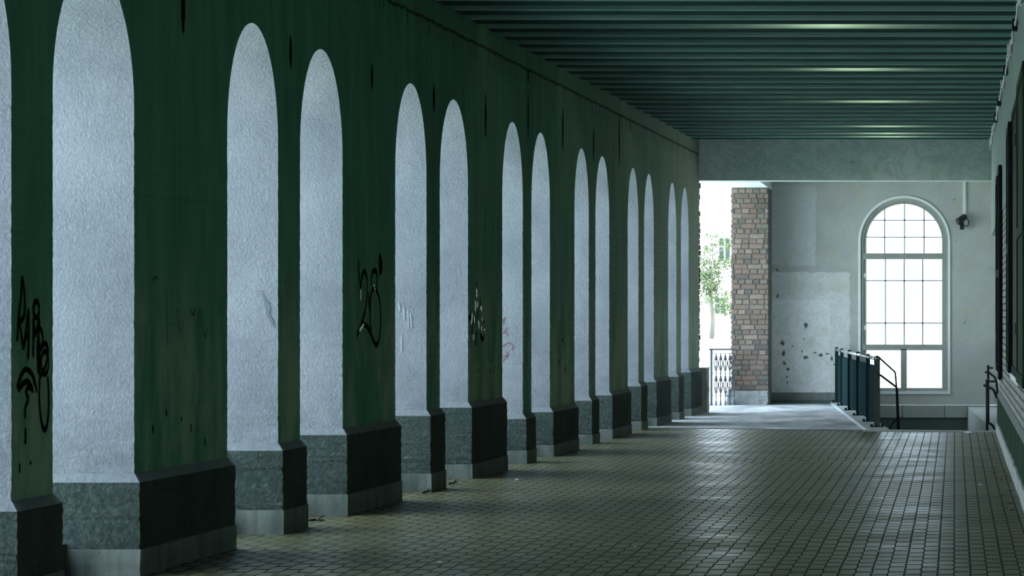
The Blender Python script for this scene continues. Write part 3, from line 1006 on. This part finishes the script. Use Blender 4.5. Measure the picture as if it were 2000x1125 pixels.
# window
win = bpy.data.objects.new('window_1', None); COL.objects.link(win)
win.location = (WX, BACKY + .1, WB); win['kind'] = 'structure'; win['label'] = 'tall arched white window in the end wall'
def arch_ring(mb, r_out, r_in, y0, y1, zb_out, zb_in, n=40, spring=WSP):
    def pr(r, zb):
        return [(WX - r, zb)] + [(WX + r * math.cos(math.pi - math.pi * k / n), spring + r * math.sin(math.pi - math.pi * k / n)) for k in range(n + 1)] + [(WX + r, zb)]
    a, b = pr(r_out, zb_out), pr(r_in, zb_in)
    m = len(a)
    for k in range(m):
        j = (k + 1) % m
        q = [(a[k][0], y0, a[k][1]), (a[j][0], y0, a[j][1]), (b[j][0], y0, b[j][1]), (b[k][0], y0, b[k][1])]
        q2 = [(x, y1, z) for x, _, z in q]
        mb.add(q + q2, [(0, 1, 2, 3), (4, 7, 6, 5), (0, 4, 5, 1), (3, 2, 6, 7)])
m = MB(); arch_ring(m, .866, .822, BACKY - .03, BACKY + .12, .175, .222); part(m, 'window_trim', M['white_trim'], win)
m = MB(); arch_ring(m, .822, .765, BACKY + .02, BACKY + .13, .222, .25)
arch_ring(m, .765, .712, BACKY + .045, BACKY + .13, .25, .29)
part(m, 'window_frame', M['frame_paint'], win)
def bar(x0, x1, z0, z1, name, mat, y0=.04, y1=.13, bev=.006):
    m = MB(); m.box((x0, BACKY + y0, z0), (x1, BACKY + y1, z1), 0, bev); return part(m, name, mat, win)
bar(WX - .80, WX + .80, 2.715, 2.83, 'transom', M['frame_paint'], .012)
bar(WX - .77, WX + .77, 2.755, 2.79, 'transom_bead', M['frame_paint'], .0, .05)
bar(WX - .80, WX + .80, 1.0, 1.11, 'transom', M['frame_paint'], .012)
bar(-1.022, -.905, .25, 1.03, 'mullion', M['frame_paint'], .012)
for u in (1753.5, 1774):
    for v in (684, 764):
        c = P(u, v, BACKY)
        m = MB(); m.tube([(c.x, BACKY + .0, c.z), (c.x, BACKY + .02, c.z)], .018, 10); part(m, 'catch', M['conduit'], win)
for u in (1689.5,):
    for v in (538, 640):
        c = P(u, v, BACKY); m = MB(); m.box((c.x - .02, BACKY + .015, c.z - .04), (c.x + .02, BACKY + .03, c.z + .04), 0, .004); part(m, 'hinge', M['conduit'], win)
# glazing bars: rings of bars in one mesh per light
m = MB()
for u in (1727.5, 1766.5, 1804.8):
    x = (u - U0) * BACKY / F
    zt = WSP + math.sqrt(max(.01, .72 ** 2 - (x - WX) ** 2))
    m.box((x - .013, BACKY + .075, 2.82), (x + .013, BACKY + .10, zt))
for v in (430, 463):
    z = EYE - (v - V0) * BACKY / F
    hw = math.sqrt(.72 ** 2 - max(0, z - WSP) ** 2)
    m.box((WX - hw, BACKY + .075, z - .011), (WX + hw, BACKY + .10, z + .011))
part(m, 'glazing_bars', M['muntin'], win)
m = MB()
for u in (1729.3, 1766, 1801.9):
    x = (u - U0) * BACKY / F
    m.box((x - .014, BACKY + .075, 1.1), (x + .014, BACKY + .10, 2.72))
for v in (548, 631):
    z = EYE - (v - V0) * BACKY / F
    m.box((WX - .715, BACKY + .075, z - .012), (WX + .715, BACKY + .10, z + .012))
part(m, 'glazing_bars', M['muntin'], win)
def pane(pts):
    m = MB(); m.prism([(x, BACKY + .085, z) for x, z in pts], (0, .006, 0)); part(m, 'pane', M['glass'], win)
pane([(WX - .715, 2.82), (WX + .715, 2.82)] + [(WX + .715 * math.cos(math.pi * k / 30), WSP + .715 * math.sin(math.pi * k / 30)) for k in range(31)])
pane([(WX - .715, 1.1), (WX + .715, 1.1), (WX + .715, 2.72), (WX - .715, 2.72)])
pane([(WX - .715, .28), (-1.02, .28), (-1.02, 1.01), (WX - .715, 1.01)])
pane([(-.906, .28), (WX + .715, .28), (WX + .715, 1.01), (-.906, 1.01)])

# conduit and security camera on the end wall
mb = MB()
cx = (1883.5 - U0) * BACKY / F
mb.box((cx - .032, BACKY - .04, 3.55), (cx + .032, BACKY, CEIL_Z), 0, .006)
o = mb.build('cable_duct', M['conduit'], None, (cx, BACKY, 3.55))
tag(o, 'pale vertical cable duct above the small black device', 'duct')
c = P(1880, 431, BACKY - .1)
t = thing('security_camera', (c.x, BACKY, c.z), 'small black security camera right of the arched window', 'camera')
m = MB()
m.tube([(c.x - .065, BACKY - .26, c.z - .02), (c.x + .03, BACKY - .06, c.z + .07)], .062, 14)
part(m, 'body', M['black_plastic'], t)
m = MB(); m.tube([(c.x - .07, BACKY - .27, c.z - .024), (c.x - .062, BACKY - .255, c.z - .017)], .068, 14); part(m, 'lens_hood', M['black_plastic'], t)
m = MB(); m.box((c.x - .05, BACKY - .2, c.z - .17), (c.x + .03, BACKY - .08, c.z - .03), 0, .01); part(m, 'junction_box', M['black_plastic'], t)
m = MB(); m.tube([(c.x + .02, BACKY - .10, c.z + .04), (c.x + .02, BACKY - .002, c.z + .04)], .022, 10); part(m, 'bracket', M['black_plastic'], t)
m = MB(); m.tube([(c.x + .06 + .058 * math.cos(a), BACKY - .07, c.z - .035 + .07 * math.sin(a)) for a in [2.4 - 4.9 * k / 16 for k in range(17)]], .009, 8); part(m, 'cable_loop', M['black_plastic'], t)

# ------------------------------------------------------------------ right wall
mb = MB()
mb.box((XR, -6, .5), (XR + .4, 50.6, 3.0), 0)
mb.box((XR - .004, -6, 3.0), (XR + .4, 60.6, CEIL_Z), 1)
mb.box((XR + .17, 50.6, -.3), (XR + .5, BACKY, 3.0), 2)
mb.box((XR + .17, 60.6, 3.0), (XR + .5, BACKY, CEIL_Z), 2)
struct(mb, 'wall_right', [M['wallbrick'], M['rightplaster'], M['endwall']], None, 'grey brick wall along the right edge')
mb = MB()
yA, yB = -6, 50.4
mb.add([(XR - .028, yA, -.02), (XR - .028, yB, -.02), (XR - .028, yB, .52), (XR - .028, yA, .52), (XR + .01, yA, .60), (XR + .01, yB, .60), (XR + .1, yB, -.02), (XR + .1, yA, -.02)],
       [(0, 1, 2, 3), (3, 2, 5, 4), (1, 6, 5, 2), (0, 3, 4, 7)], [0, 1, 0, 0])
struct(mb, 'baseboard_right', [M['dado'], M['dado_top']], None, 'dark rendered dado under the brick wall')
mb = MB()
y = 8.0
rnd = random.Random(3)
while y < 50.2:
    L = min(rnd.uniform(.8, 1.3), 50.3 - y)
    mb.box((XR - .048 + rnd.uniform(-.003, .003), y, -.02), (XR - .02, y + L - .012, .165 + rnd.uniform(-.008, .008)), 0, .006)
    y += L
struct(mb, 'baseboard_right.001', M['kerb'], None, 'pale kerb stones along the foot of the brick wall')

# shuttered windows of the right wall
def shutter_window(name, label, y0, y1, z0, z1, leaves):
    w = bpy.data.objects.new(name, None); COL.objects.link(w)
    w.location = (XR, (y0 + y1) / 2, z0); w['kind'] = 'structure'; w['label'] = label
    m = MB()
    fr = .08
    m.box((XR - .02, y0, z0), (XR + .03, y0 + fr, z1)); m.box((XR - .02, y1 - fr, z0), (XR + .03, y1, z1))
    m.box((XR - .02, y0, z0), (XR + .03, y1, z0 + fr)); m.box((XR - .02, y0, z1 - fr), (XR + .03, y1, z1))
    part(m, 'window_frame', M['shutter'], w)
    m = MB(); m.box((XR - .006, y0 + fr, z0 + fr), (XR + .0, y1 - fr, z1 - fr)); part(m, 'pane', M['dark_glass'], w)
    m = MB(); m.box((XR - .03, y0 - .03, z0 - .06), (XR + .02, y1 + .03, z0)); part(m, 'sill', M['conduit'], w)
    for (ya, yb, xa, xb, za, zb, mat) in leaves:
        m = MB()
        # leaf hinged at ya, swung so its other edge stands at xb
        th = .034
        a, b = Vector((xa, ya, 0)), Vector((xb, yb, 0))
        d = (b - a).normalized(); nn = Vector((-d.y, d.x, 0))
        if nn.x > 0: nn = -nn
        def slab(s0, s1, q0, q1, out0, out1):
            L = (b - a).length
            p0, p1 = a + d * (s0 * L), a + d * (s1 * L)
            vs = []
            for zz_ in (q0, q1):
                vs += [p0 + nn * out0 + Vector((0, 0, zz_)), p1 + nn * out0 + Vector((0, 0, zz_)), p1 + nn * out1 + Vector((0, 0, zz_)), p0 + nn * out1 + Vector((0, 0, zz_))]
            m.add(vs, [(0, 3, 2, 1), (4, 5, 6, 7), (0, 1, 5, 4), (1, 2, 6, 5), (2, 3, 7, 6), (3, 0, 4, 7)])
        slab(0, 1, za, zb, 0, th * .6)
        for s0, s1 in ((0, .08), (.92, 1)):
            slab(s0, s1, za, zb, th * .6, th)
        for q in (za, za + (zb - za) * .48, zb - .1):
            slab(0, 1, q, q + .1, th * .6, th)
        leaf = part(m, 'shutter', mat, w)
        for q in (.18, .82):
            hz = za + (zb - za) * q
            hm = MB(); hm.box((xa - .045, ya - .05, hz - .06), (xa - .005, ya + .06, hz + .06), 0, .006)
            part(hm, 'hinge', M['steel_dark'], leaf)
shutter_window('window_2', 'dark shuttered window in the right wall, nearer one', 33.9, 38.2, 1.02, 3.78, [
    (34.1, 30.6, XR - .005, XR - .01, 1.0, 3.80, M['shutter_face']), (38.2, 40.3, XR - .018, XR - .012, 1.02, 3.70, M['shutter'])])
shutter_window('window_3', 'dark shuttered window in the right wall, farther one', 47.4, 49.6, .86, 3.58, [
    (47.7, 46.6, XR - .022, XR - .016, .80, 3.60, M['shutter']), (49.4, 50.7, XR - .012, XR - .014, .88, 3.57, M['shutter'])])

# cable with clips under the ceiling on the right
mb = MB()
pts = []
rnd = random.Random(8)
y = 27.0
while y < 60:
    pts.append((XR - .03 - .012 * rnd.random(), y, 4.47 + .05 * math.sin(y * 2.7) + rnd.uniform(-.02, .02)))
    y += .35
mb.tube(pts, .011, 6)
t = thing('wall_cable', (XR, 27, 4.47), 'sagging cable with junction boxes along the top of the right wall', 'cable')
part(mb, 'cable', M['conduit'], t)
for y in (32.2, 35.1, 38.4, 41.5, 44.2, 47.5, 51.5, 54.8, 58.2):
    m = MB(); m.box((XR - .06, y, 4.42), (XR - .002, y + .16, 4.54), 0, .008); part(m, 'junction_box', M['steel_dark'] if int(y) % 2 else M['conduit'], t)

# ------------------------------------------------------------------ stairwell
mb = MB()
def quadwall(mb, a, b, z0, z1, mi=0):
    mb.add([(a.x, a.y, z0), (b.x, b.y, z0), (b.x, b.y, z1), (a.x, a.y, z1)], [(0, 1, 2, 3)], mi)
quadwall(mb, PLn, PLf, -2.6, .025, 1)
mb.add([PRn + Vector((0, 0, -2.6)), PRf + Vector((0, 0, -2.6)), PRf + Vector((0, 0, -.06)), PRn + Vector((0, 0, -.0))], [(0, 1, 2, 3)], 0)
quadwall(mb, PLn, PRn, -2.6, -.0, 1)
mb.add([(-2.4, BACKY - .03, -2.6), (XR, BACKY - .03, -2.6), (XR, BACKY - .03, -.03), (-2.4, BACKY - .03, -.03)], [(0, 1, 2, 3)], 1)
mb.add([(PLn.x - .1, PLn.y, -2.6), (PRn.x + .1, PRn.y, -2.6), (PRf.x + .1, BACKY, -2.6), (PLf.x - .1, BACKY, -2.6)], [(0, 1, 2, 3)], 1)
struct(mb, 'wall_stairwell', [M['block'], M['pit_dark']], None, 'concrete walls of the stairwell')
mb = MB()
for a, b in ((-2.3, -1.78), (-1.77, -.99), (-.98, -.2), (-.19, .235), (.245, XR + .25)):
    mb.box((a, BACKY - .07, -.27), (b, BACKY - .001, -.032), 0, .005)
struct(mb, 'trim_3', M['block'], None, 'concrete block course under the window')
# ledge beside the right wall
mb = MB()
mb.add([PRn + Vector((0, 0, .0)), (XR + .2, PRn.y, 0), (XR + .2, BACKY, -.06), PRf + Vector((0, 0, -.06))], [(0, 1, 2, 3)])
struct(mb, 'trim_4', simple('pale_concrete_ledge', (.46, .49, .47), .8, var=.12, scale=8), None, 'pale concrete ledge beside the stairwell')
# kerb carrying the railing
mb = MB()
mb.add([KLn + Vector((0, 0, .0)), KLn + Vector((.02, 0, .03)), PLn + Vector((0, 0, .03)), PLf + Vector((0, 0, .03)), KLf + Vector((.02, 0, .03)), KLf,
        PLn + Vector((0, 0, -.1)), KLn + Vector((0, 0, -.1))],
       [(1, 2, 3, 4), (0, 1, 4, 5), (0, 7, 6, 2, 1)])
struct(mb, 'trim_5', simple('pale_railing_kerb', (.36, .40, .40), .75, var=.25, scale=10), None, 'pale kerb under the stair railing')
mb = MB()
a, b = Vector((-1.30, 50.80, 0)), Vector((XR - .04, 50.25, 0))
d = (b - a); nrm = Vector((d.y, -d.x, 0)).normalized() * .16
mb.prism([a + Vector((0, 0, -.05)), b + Vector((0, 0, -.05)), b + Vector((0, 0, .022)), a + Vector((0, 0, .022))], -nrm)
struct(mb, 'trim_6', M['kerb'], None, 'stone edge at the head of the stairs')
mb = MB()
for k in range(14):
    y = 51.05 + .3 * k
    z = -.17 * (k + 1)
    xl = PLn.x + (PLf.x - PLn.x) * (y - PLn.y) / (PLf.y - PLn.y)
    xr = PRn.x + (PRf.x - PRn.x) * (y - PRn.y) / (PRf.y - PRn.y)
    mb.box((xl, y, -2.6), (xr, y + .3, z))
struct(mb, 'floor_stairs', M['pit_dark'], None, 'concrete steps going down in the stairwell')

# panel railing
RN, RFr = Vector((-1.125, 51.8, .03)), Vector((-2.215, 67.1, .03))
rd = (RFr - RN)
t = thing('stair_railing', tuple(RN), 'dark blue green panel railing along the stairwell', 'railing')
def rp(y, z=0, off=0):
    s = (y - RN.y) / (RFr.y - RN.y)
    p = RN + rd * s
    n = Vector((rd.y, -rd.x, 0)).normalized()
    return p + n * off + Vector((0, 0, z))
post_y = [51.8, 54.55, 58.0, 61.3, 64.6, 67.05]
dirn = rd.normalized()
nside = Vector((rd.y, -rd.x, 0)).normalized()
for i, y in enumerate(post_y):
    c = rp(y)
    w, d = (.088, .07) if i == 0 else (.062, .07)
    m = MB()
    H = 1.035
    # rounded-top flat post
    prof = [(-w / 2, 0), (w / 2, 0), (w / 2, H - w / 2)] + [(w / 2 * math.cos(a), H - w / 2 + w / 2 * math.sin(a)) for a in [math.pi * k / 10 for k in range(1, 10)]] + [(-w / 2, H - w / 2)]
    m.prism([c + Vector((x, -d / 2, z)) for x, z in prof], (0, d, 0))
    po = part(m, 'post', M['worn_post'] if i == 0 else M['steel'], t)
    m = MB(); m.box((c.x - w / 2 - .055, c.y - .07, .03), (c.x + w / 2 + .055, c.y + .07, .045), 0, .003); part(m, 'foot_plate', M['steel_dark'], po)
    for sx in (-1, 1):
        m = MB(); m.tube([(c.x + sx * (w / 2 + .033), c.y - .045, .042), (c.x + sx * (w / 2 + .033), c.y - .045, .075)], .02, 8); part(m, 'anchor_bolt', M['steel_dark'], po)
    if i == 0:
        m = MB(); m.tube([c + Vector((0, -d / 2 - .004, .99)), c + Vector((0, d / 2 + .004, .99))], .03, 14); part(m, 'post_collar', M['tube'], po)
for i in range(len(post_y) - 1):
    ya, yb = post_y[i] + .05, post_y[i + 1] - .05
    m = MB()
    a, b = rp(ya, .05, .012), rp(yb, .05, .012)
    m.prism([a, b, b + Vector((0, 0, .80)), a + Vector((0, 0, .80))], -nside * .008)
    n = 12
    for k in range(n + 1):          # pressed vertical ribs
        q = a + (b - a) * (k / n)
        m.prism([q - dirn * .02, q + dirn * .02, q + dirn * .02 + Vector((0, 0, .72)), q - dirn * .02 + Vector((0, 0, .72))], nside * .006)
    pn = part(m, 'panel', M['steel'], t)
    m = MB(); m.prism([a + Vector((0, 0, .78)), b + Vector((0, 0, .78)), b + Vector((0, 0, .83)), a + Vector((0, 0, .83))], nside * .02)
    m.prism([a + Vector((0, 0, .0)), b + Vector((0, 0, .0)), b + Vector((0, 0, .04)), a + Vector((0, 0, .04))], nside * .018)
    part(m, 'panel_frame', M['steel'], pn)
    m = MB(); m.tube([rp(ya + .02, .70, .026), rp(yb - .02, .70, .026)], .008, 8); part(m, 'panel_trim', M['tube'], pn)
m = MB(); m.tube([rp(51.9, .985), rp(67.3, .985)], .026, 12); part(m, 'top_rail', M['tube'], t)

# bent handrail at the head of the stairs
def rounded(pts, r=.04, n=5):
    pts = [Vector(p) for p in pts]
    out = [pts[0]]
    for i in range(1, len(pts) - 1):
        a = (pts[i - 1] - pts[i]); b = (pts[i + 1] - pts[i])
        ra = min(r, a.length * .45); rb = min(r, b.length * .45)
        s, e = pts[i] + a.normalized() * ra, pts[i] + b.normalized() * rb
        for k in range(n + 1):
            q = k / n
            out.append(s * (1 - q) ** 2 + pts[i] * 2 * q * (1 - q) + e * q * q)
    out.append(pts[-1])
    return out
m = MB(); m.tube(rounded([P(1716, 697, 51.85), P(1722, 703, 52.0), P(1748.5, 727, 52.6), P(1751, 757, 52.6)], .03), .0135, 10); hr = part(m, 'handrail', M['steel_dark'], t)
m = MB(); m.tube(rounded([P(1714, 730, 51.75), P(1720, 733, 51.85), P(1752, 757, 52.3), P(1755.5, 843, 52.3)], .04), .0165, 10); part(m, 'lower_rail', M['steel_dark'], hr)
m = MB(); m.tube([P(1751, 757, 52.6), P(1753.5, 850, 52.6)], .0135, 10); part(m, 'handrail_post', M['steel_dark'], hr)
m = MB(); m.tube(rounded([P(1738, 846, 52.3), P(1739, 833, 52.3), P(1745, 824, 52.3), P(1754, 819, 52.3)], .06), .0135, 10); part(m, 'curved_foot', M['steel_dark'], hr)

# double handrail at the right wall
t = thing('handrail', tuple(P(1928, 850, 51.6)), 'double dark tube handrail with curved ends fixed to the right wall', 'handrail')
ZN, ZF = 51.6, 55.5
m = MB(); m.tube([P(1928, 846, ZN), P(1927.5, 741, ZN)], .019, 12); part(m, 'post', M['steel_dark'], t)
m = MB(); m.tube([P(1930.5, 855, ZF), P(1930, 713, ZF)], .0175, 12); part(m, 'post', M['steel_dark'], t)
wallx = XR - .03
def wallpt(v, Y): return Vector((wallx, Y, EYE - (v - V0) * Y / F))
m = MB(); m.tube([P(1930, 718, ZF), wallpt(719, ZF)], .0145, 10); part(m, 'wall_arm', M['steel_dark'], t)
m = MB(); m.tube([P(1928, 745, ZN), P(1948, 745, ZN)], .0145, 10); part(m, 'wall_arm', M['steel_dark'], t)
m = MB(); m.tube(rounded([P(1925.5, 727, ZF), P(1931, 727.5, ZF + .1), P(1944, 737, ZF + .4), P(1947.5, 750, ZF + .6), P(1948.2, 775, ZF + .8)], .12), .0175, 12); part(m, 'upper_rail', M['steel_dark'], t)
m = MB(); m.tube(rounded([P(1922.5, 753, ZN), P(1930, 755, ZN + .1), P(1941, 761, ZN + .4), P(1946.5, 776, ZN + .6)], .1), .0195, 12); part(m, 'lower_rail', M['steel_dark'], t)
m = MB(); m.tube(rounded([P(1928, 826, ZN), P(1936, 828, ZN + .1), P(1942, 836, ZN + .15), P(1943.5, 847, ZN + .2)], .08), .0175, 10); part(m, 'curved_foot', M['steel_dark'], t)
for v in (753, 781, 793):
    m = MB(); m.tube([P(1943.5, v, ZN), wallpt(v, ZN)], .010, 8); part(m, 'fixing_bolt', M['steel_dark'], t)

# ------------------------------------------------------------------ outside: iron railing, tree, house
t = thing('iron_railing', tuple(P(1390, 792, 66.0)), 'ornate dark wrought iron railing outside the side exit', 'railing')
IY = 66.0
xa, xb = (1389.5 - U0) * IY / F, -4.05
zt = EYE - (683 - V0) * IY / F
m = MB(); m.box((xa - .022, IY - .022, -.02), (xa + .022, IY + .022, zt), 0, .004); part(m, 'post', M['iron'], t)
m = MB(); m.box((xa - .05, IY - .04, zt - .01), (xb, IY + .04, zt + .022), 0, .01); part(m, 'top_rail', M['iron'], t)
for v in (690, 729, 773):
    z = EYE - (v - V0) * IY / F
    m = MB(); m.box((xa, IY - .010, z - .008), (xb, IY + .010, z + .008)); part(m, 'cross_rail', M['iron'], t)
z1_top, zmid, zlow = EYE - 68 * IY / F, EYE - (729 - V0) * IY / F, EYE - (773 - V0) * IY / F
xs_ = [xa + .085 + .085 * k for k in range(5)]
for k, x in enumerate(xs_):
    m = MB()
    m.box((x - (.012 if k % 2 else .008), IY - .008, .02), (x + (.012 if k % 2 else .008), IY + .008, z1_top))
    part(m, 'baluster', M['iron'], t)
    if x + .05 < xb + .02:
        m = MB()
        xc = x + .0
        for (a, b) in ((zmid, z1_top), (zlow, zmid)):
            hh = (b - a)
            for sgn in (-1, 1):
                m.tube([(xc + sgn * .036 * math.sin(math.pi * q / 14) * (1 if q < 9 else .75), IY, a + .03 + (hh * .86) * q / 14) for q in range(15)], .0095, 6)
                m.tube([(xc + sgn * (.018 + .016 * math.cos(q * .6)), IY, a + hh * .32 + .016 * math.sin(q * .6)) for q in range(9)], .009, 6)
            m.tube([(xc, IY, a + hh * .60), (xc, IY, a + hh * .74), (xc, IY, a + hh * .90)], [.006, .026, .004], 8)
        part(m, 'scrollwork', M['iron'], t)
    m = MB(); m.box((x - .014, IY - .014, -.02), (x + .014, IY + .014, .09)); part(m, 'foot', M['iron'], t)

# house far outside
HY = 365.0
t = thing('house', (-25, HY, 0), 'pale house with tall windows across the street, seen through the side exit', 'building')
m = MB(); m.box((-44, HY, -.02), (-15, HY + 12, 18)); part(m, 'wall', M['facade'], t)
m = MB(); m.box((-44, HY - .35, 18), (-15, HY + 12.3, 18.5)); part(m, 'cornice', M['facade'], t)
m = MB(); m.box((-44, HY - .12, .0), (-15, HY, 1.2)); part(m, 'stone_base', simple('grey_stone_base', (.45, .46, .45), .9, var=.1), t)
def house_window(x0, x1, z0, z1):
    w = MB(); w.box((x0, HY - .06, z0), (x1, HY + .02, z1)); f = part(w, 'window', M['facade_frame'], t)
    xm = (x0 + x1) / 2
    zm = z0 + (z1 - z0) * .62
    for a, b in ((x0 + .08, xm - .07), (xm + .07, x1 - .08)):
        for c, d in ((z0 + .08, zm - .05), (zm + .05, z1 - .08)):
            p = MB(); p.box((a, HY - .085, c), (b, HY - .055, d)); part(p, 'pane', M['facade_glass'], f)
for x in (-29.5, -26.9, -23.45, -20.4):
    house_window(x - .62, x + .62, 7.4, 9.85)
for x in (-26.6, -23.9, -21.2):
    house_window(x - .62, x + .62, 2.0, 3.8)

# tree
TY = 285.0
tc = P(1390, 560, TY)
t = thing('tree', (tc.x, TY, 0), 'leafy green street tree seen through the side exit', 'tree')
m = MB()
m.tube([(tc.x, TY, -.02), (tc.x + .1, TY, 1.5), (tc.x - .05, TY, 3.2), (tc.x + .1, TY, 7.2)], [.2, .16, .13, .05], 10)
part(m, 'trunk', M['bark'], t)
rnd = random.Random(21)
m = MB()
for k in range(9):
    a = k * 2.4
    b0 = Vector((tc.x, TY, 2.2 + .55 * k))
    m.tube([b0, b0 + Vector((math.cos(a) * .9, math.sin(a) * .9, .5)), b0 + Vector((math.cos(a) * 1.6, math.sin(a) * 1.6, .9 + .3 * rnd.random()))], [.06, .04, .015], 6)
part(m, 'branches', M['bark'], t)
m = MB()
vs, fs = [], []
clusters = [Vector((tc.x + rnd.gauss(0, 1.35), TY + rnd.gauss(0, 1.0), 4.7 + rnd.gauss(0, 1.6))) for _ in range(60)]
for c in clusters:
    if c.z > 8.2: c.z = 8.2 - rnd.random()
    if c.z < 1.9: c.z = 1.9 + rnd.random()
    for k in range(50):
        p = c + Vector((rnd.gauss(0, .32), rnd.gauss(0, .32), rnd.gauss(0, .26)))
        d = Vector((rnd.uniform(-1, 1), rnd.uniform(-1, 1), rnd.uniform(-1, .4))).normalized()
        e = d.cross(Vector((rnd.uniform(-1, 1), rnd.uniform(-1, 1), rnd.uniform(-1, 1)))).normalized()
        L, W = rnd.uniform(.10, .17), rnd.uniform(.05, .08)
        b = len(vs)
        vs += [p - d * L, p + e * W, p + d * L, p - e * W]
        fs.append((b, b + 1, b + 2, b + 3))
m.add(vs, fs)
part(m, 'foliage', M['leaf'], t)

# ------------------------------------------------------------------ litter on the paving
def floor_pt(u, v):
    y = EYE * F / (v - V0)
    x = (u - U0) * y / F
    return Vector((x, y, floor_h(x, y) if y < 49 else 0))
def twig(u0, v0, u1, v1, lab, seed):
    rnd = random.Random(seed)
    a, b = floor_pt(u0, v0), floor_pt(u1, v1)
    n = 7
    pts = []
    for k in range(n):
        p = a + (b - a) * (k / (n - 1)) + Vector((0, rnd.uniform(-.05, .05) if 0 < k < n - 1 else 0, .012))
        p.z = max(floor_h(p.x, p.y) + .010, p.z) + .004
        pts.append(p)
    m = MB(); m.tube(pts, [.012, .012, .010, .010, .008, .007, .004], 6)
    c = pts[3]
    m.tube([c, c + (b - a) * .18 + Vector((0, .14, .03))], [.007, .003], 5)
    o = m.build('twig', M['twig'], None, tuple(a))
    tag(o, lab, 'twig', 'dry twigs on the paving')
twig(604, 1019, 635, 1020, 'dark dry twig on the paving right of the second arch foot', 1)
twig(826, 964, 842, 961, 'short twig in front of the narrow pier beside the looping tag pier', 2)
twig(878, 947, 893, 944, 'small twig in the light between the piers, left of the silver tag pier', 3)
twig(1000, 904, 1025, 903, 'thin pale twig at the foot of the narrow red scrawl pier', 4)
rnd = random.Random(77)
for i in range(26):
    v = rnd.uniform(862, 1010)
    y = EYE * F / (v - V0)
    x = XR - .07 - abs(rnd.gauss(0, .10)) - .01
    m = MB()
    a = rnd.uniform(0, 6.28); s = rnd.uniform(.018, .036)
    pts = []
    for k, (l, w) in enumerate([(-1, 0), (-.4, .45), (.3, .5), (1, 0), (.3, -.5), (-.4, -.45)]):
        px, py = l * s * math.cos(a) - w * s * math.sin(a), l * s * math.sin(a) + w * s * math.cos(a)
        pts.append(Vector((x + px, y + py, floor_h(x, y) + .012 + .014 * abs(w) + .01 * rnd.random())))
    m.prism(pts, (0, 0, .002))
    o = m.build('dry_leaf', M['litter_leaf'], None, (x, y, 0))
    tag(o, 'one of the small dry leaves along the foot of the right wall', 'leaf', 'dry leaves along the right wall')
for i, (u, v, lab) in enumerate([(1792, 1042, 'white scrap on the right half of the paving, below the bright area'), (1720, 1078, 'white scrap nearest the bottom right of the paving'),
                                 (1915, 949, 'pale scrap on the paving close to the right wall'), (1904, 981, 'flat pale scrap near the right wall, nearer of two'),
                                 (1240, 1070, 'tiny white scrap at the bottom centre of the paving'), (1009, 940, 'tiny pale scrap in the light beside the silver tag pier'),
                                 (860, 1102, 'tiny white scrap at the bottom of the paving, left of centre')]):
    p = floor_pt(u, v)
    m = MB()
    rr = random.Random(i)
    n = 7
    pts = [p + Vector((.022 * rr.uniform(.6, 1.1) * math.cos(2 * math.pi * k / n), .05 * rr.uniform(.6, 1.1) * math.sin(2 * math.pi * k / n), .006 + .014 * rr.random())) for k in range(n)]
    m.prism(pts, (0, 0, .002))
    o = m.build('paper_scrap', M['paper'], None, tuple(p))
    tag(o, lab, 'litter', 'paper scraps on the paving')
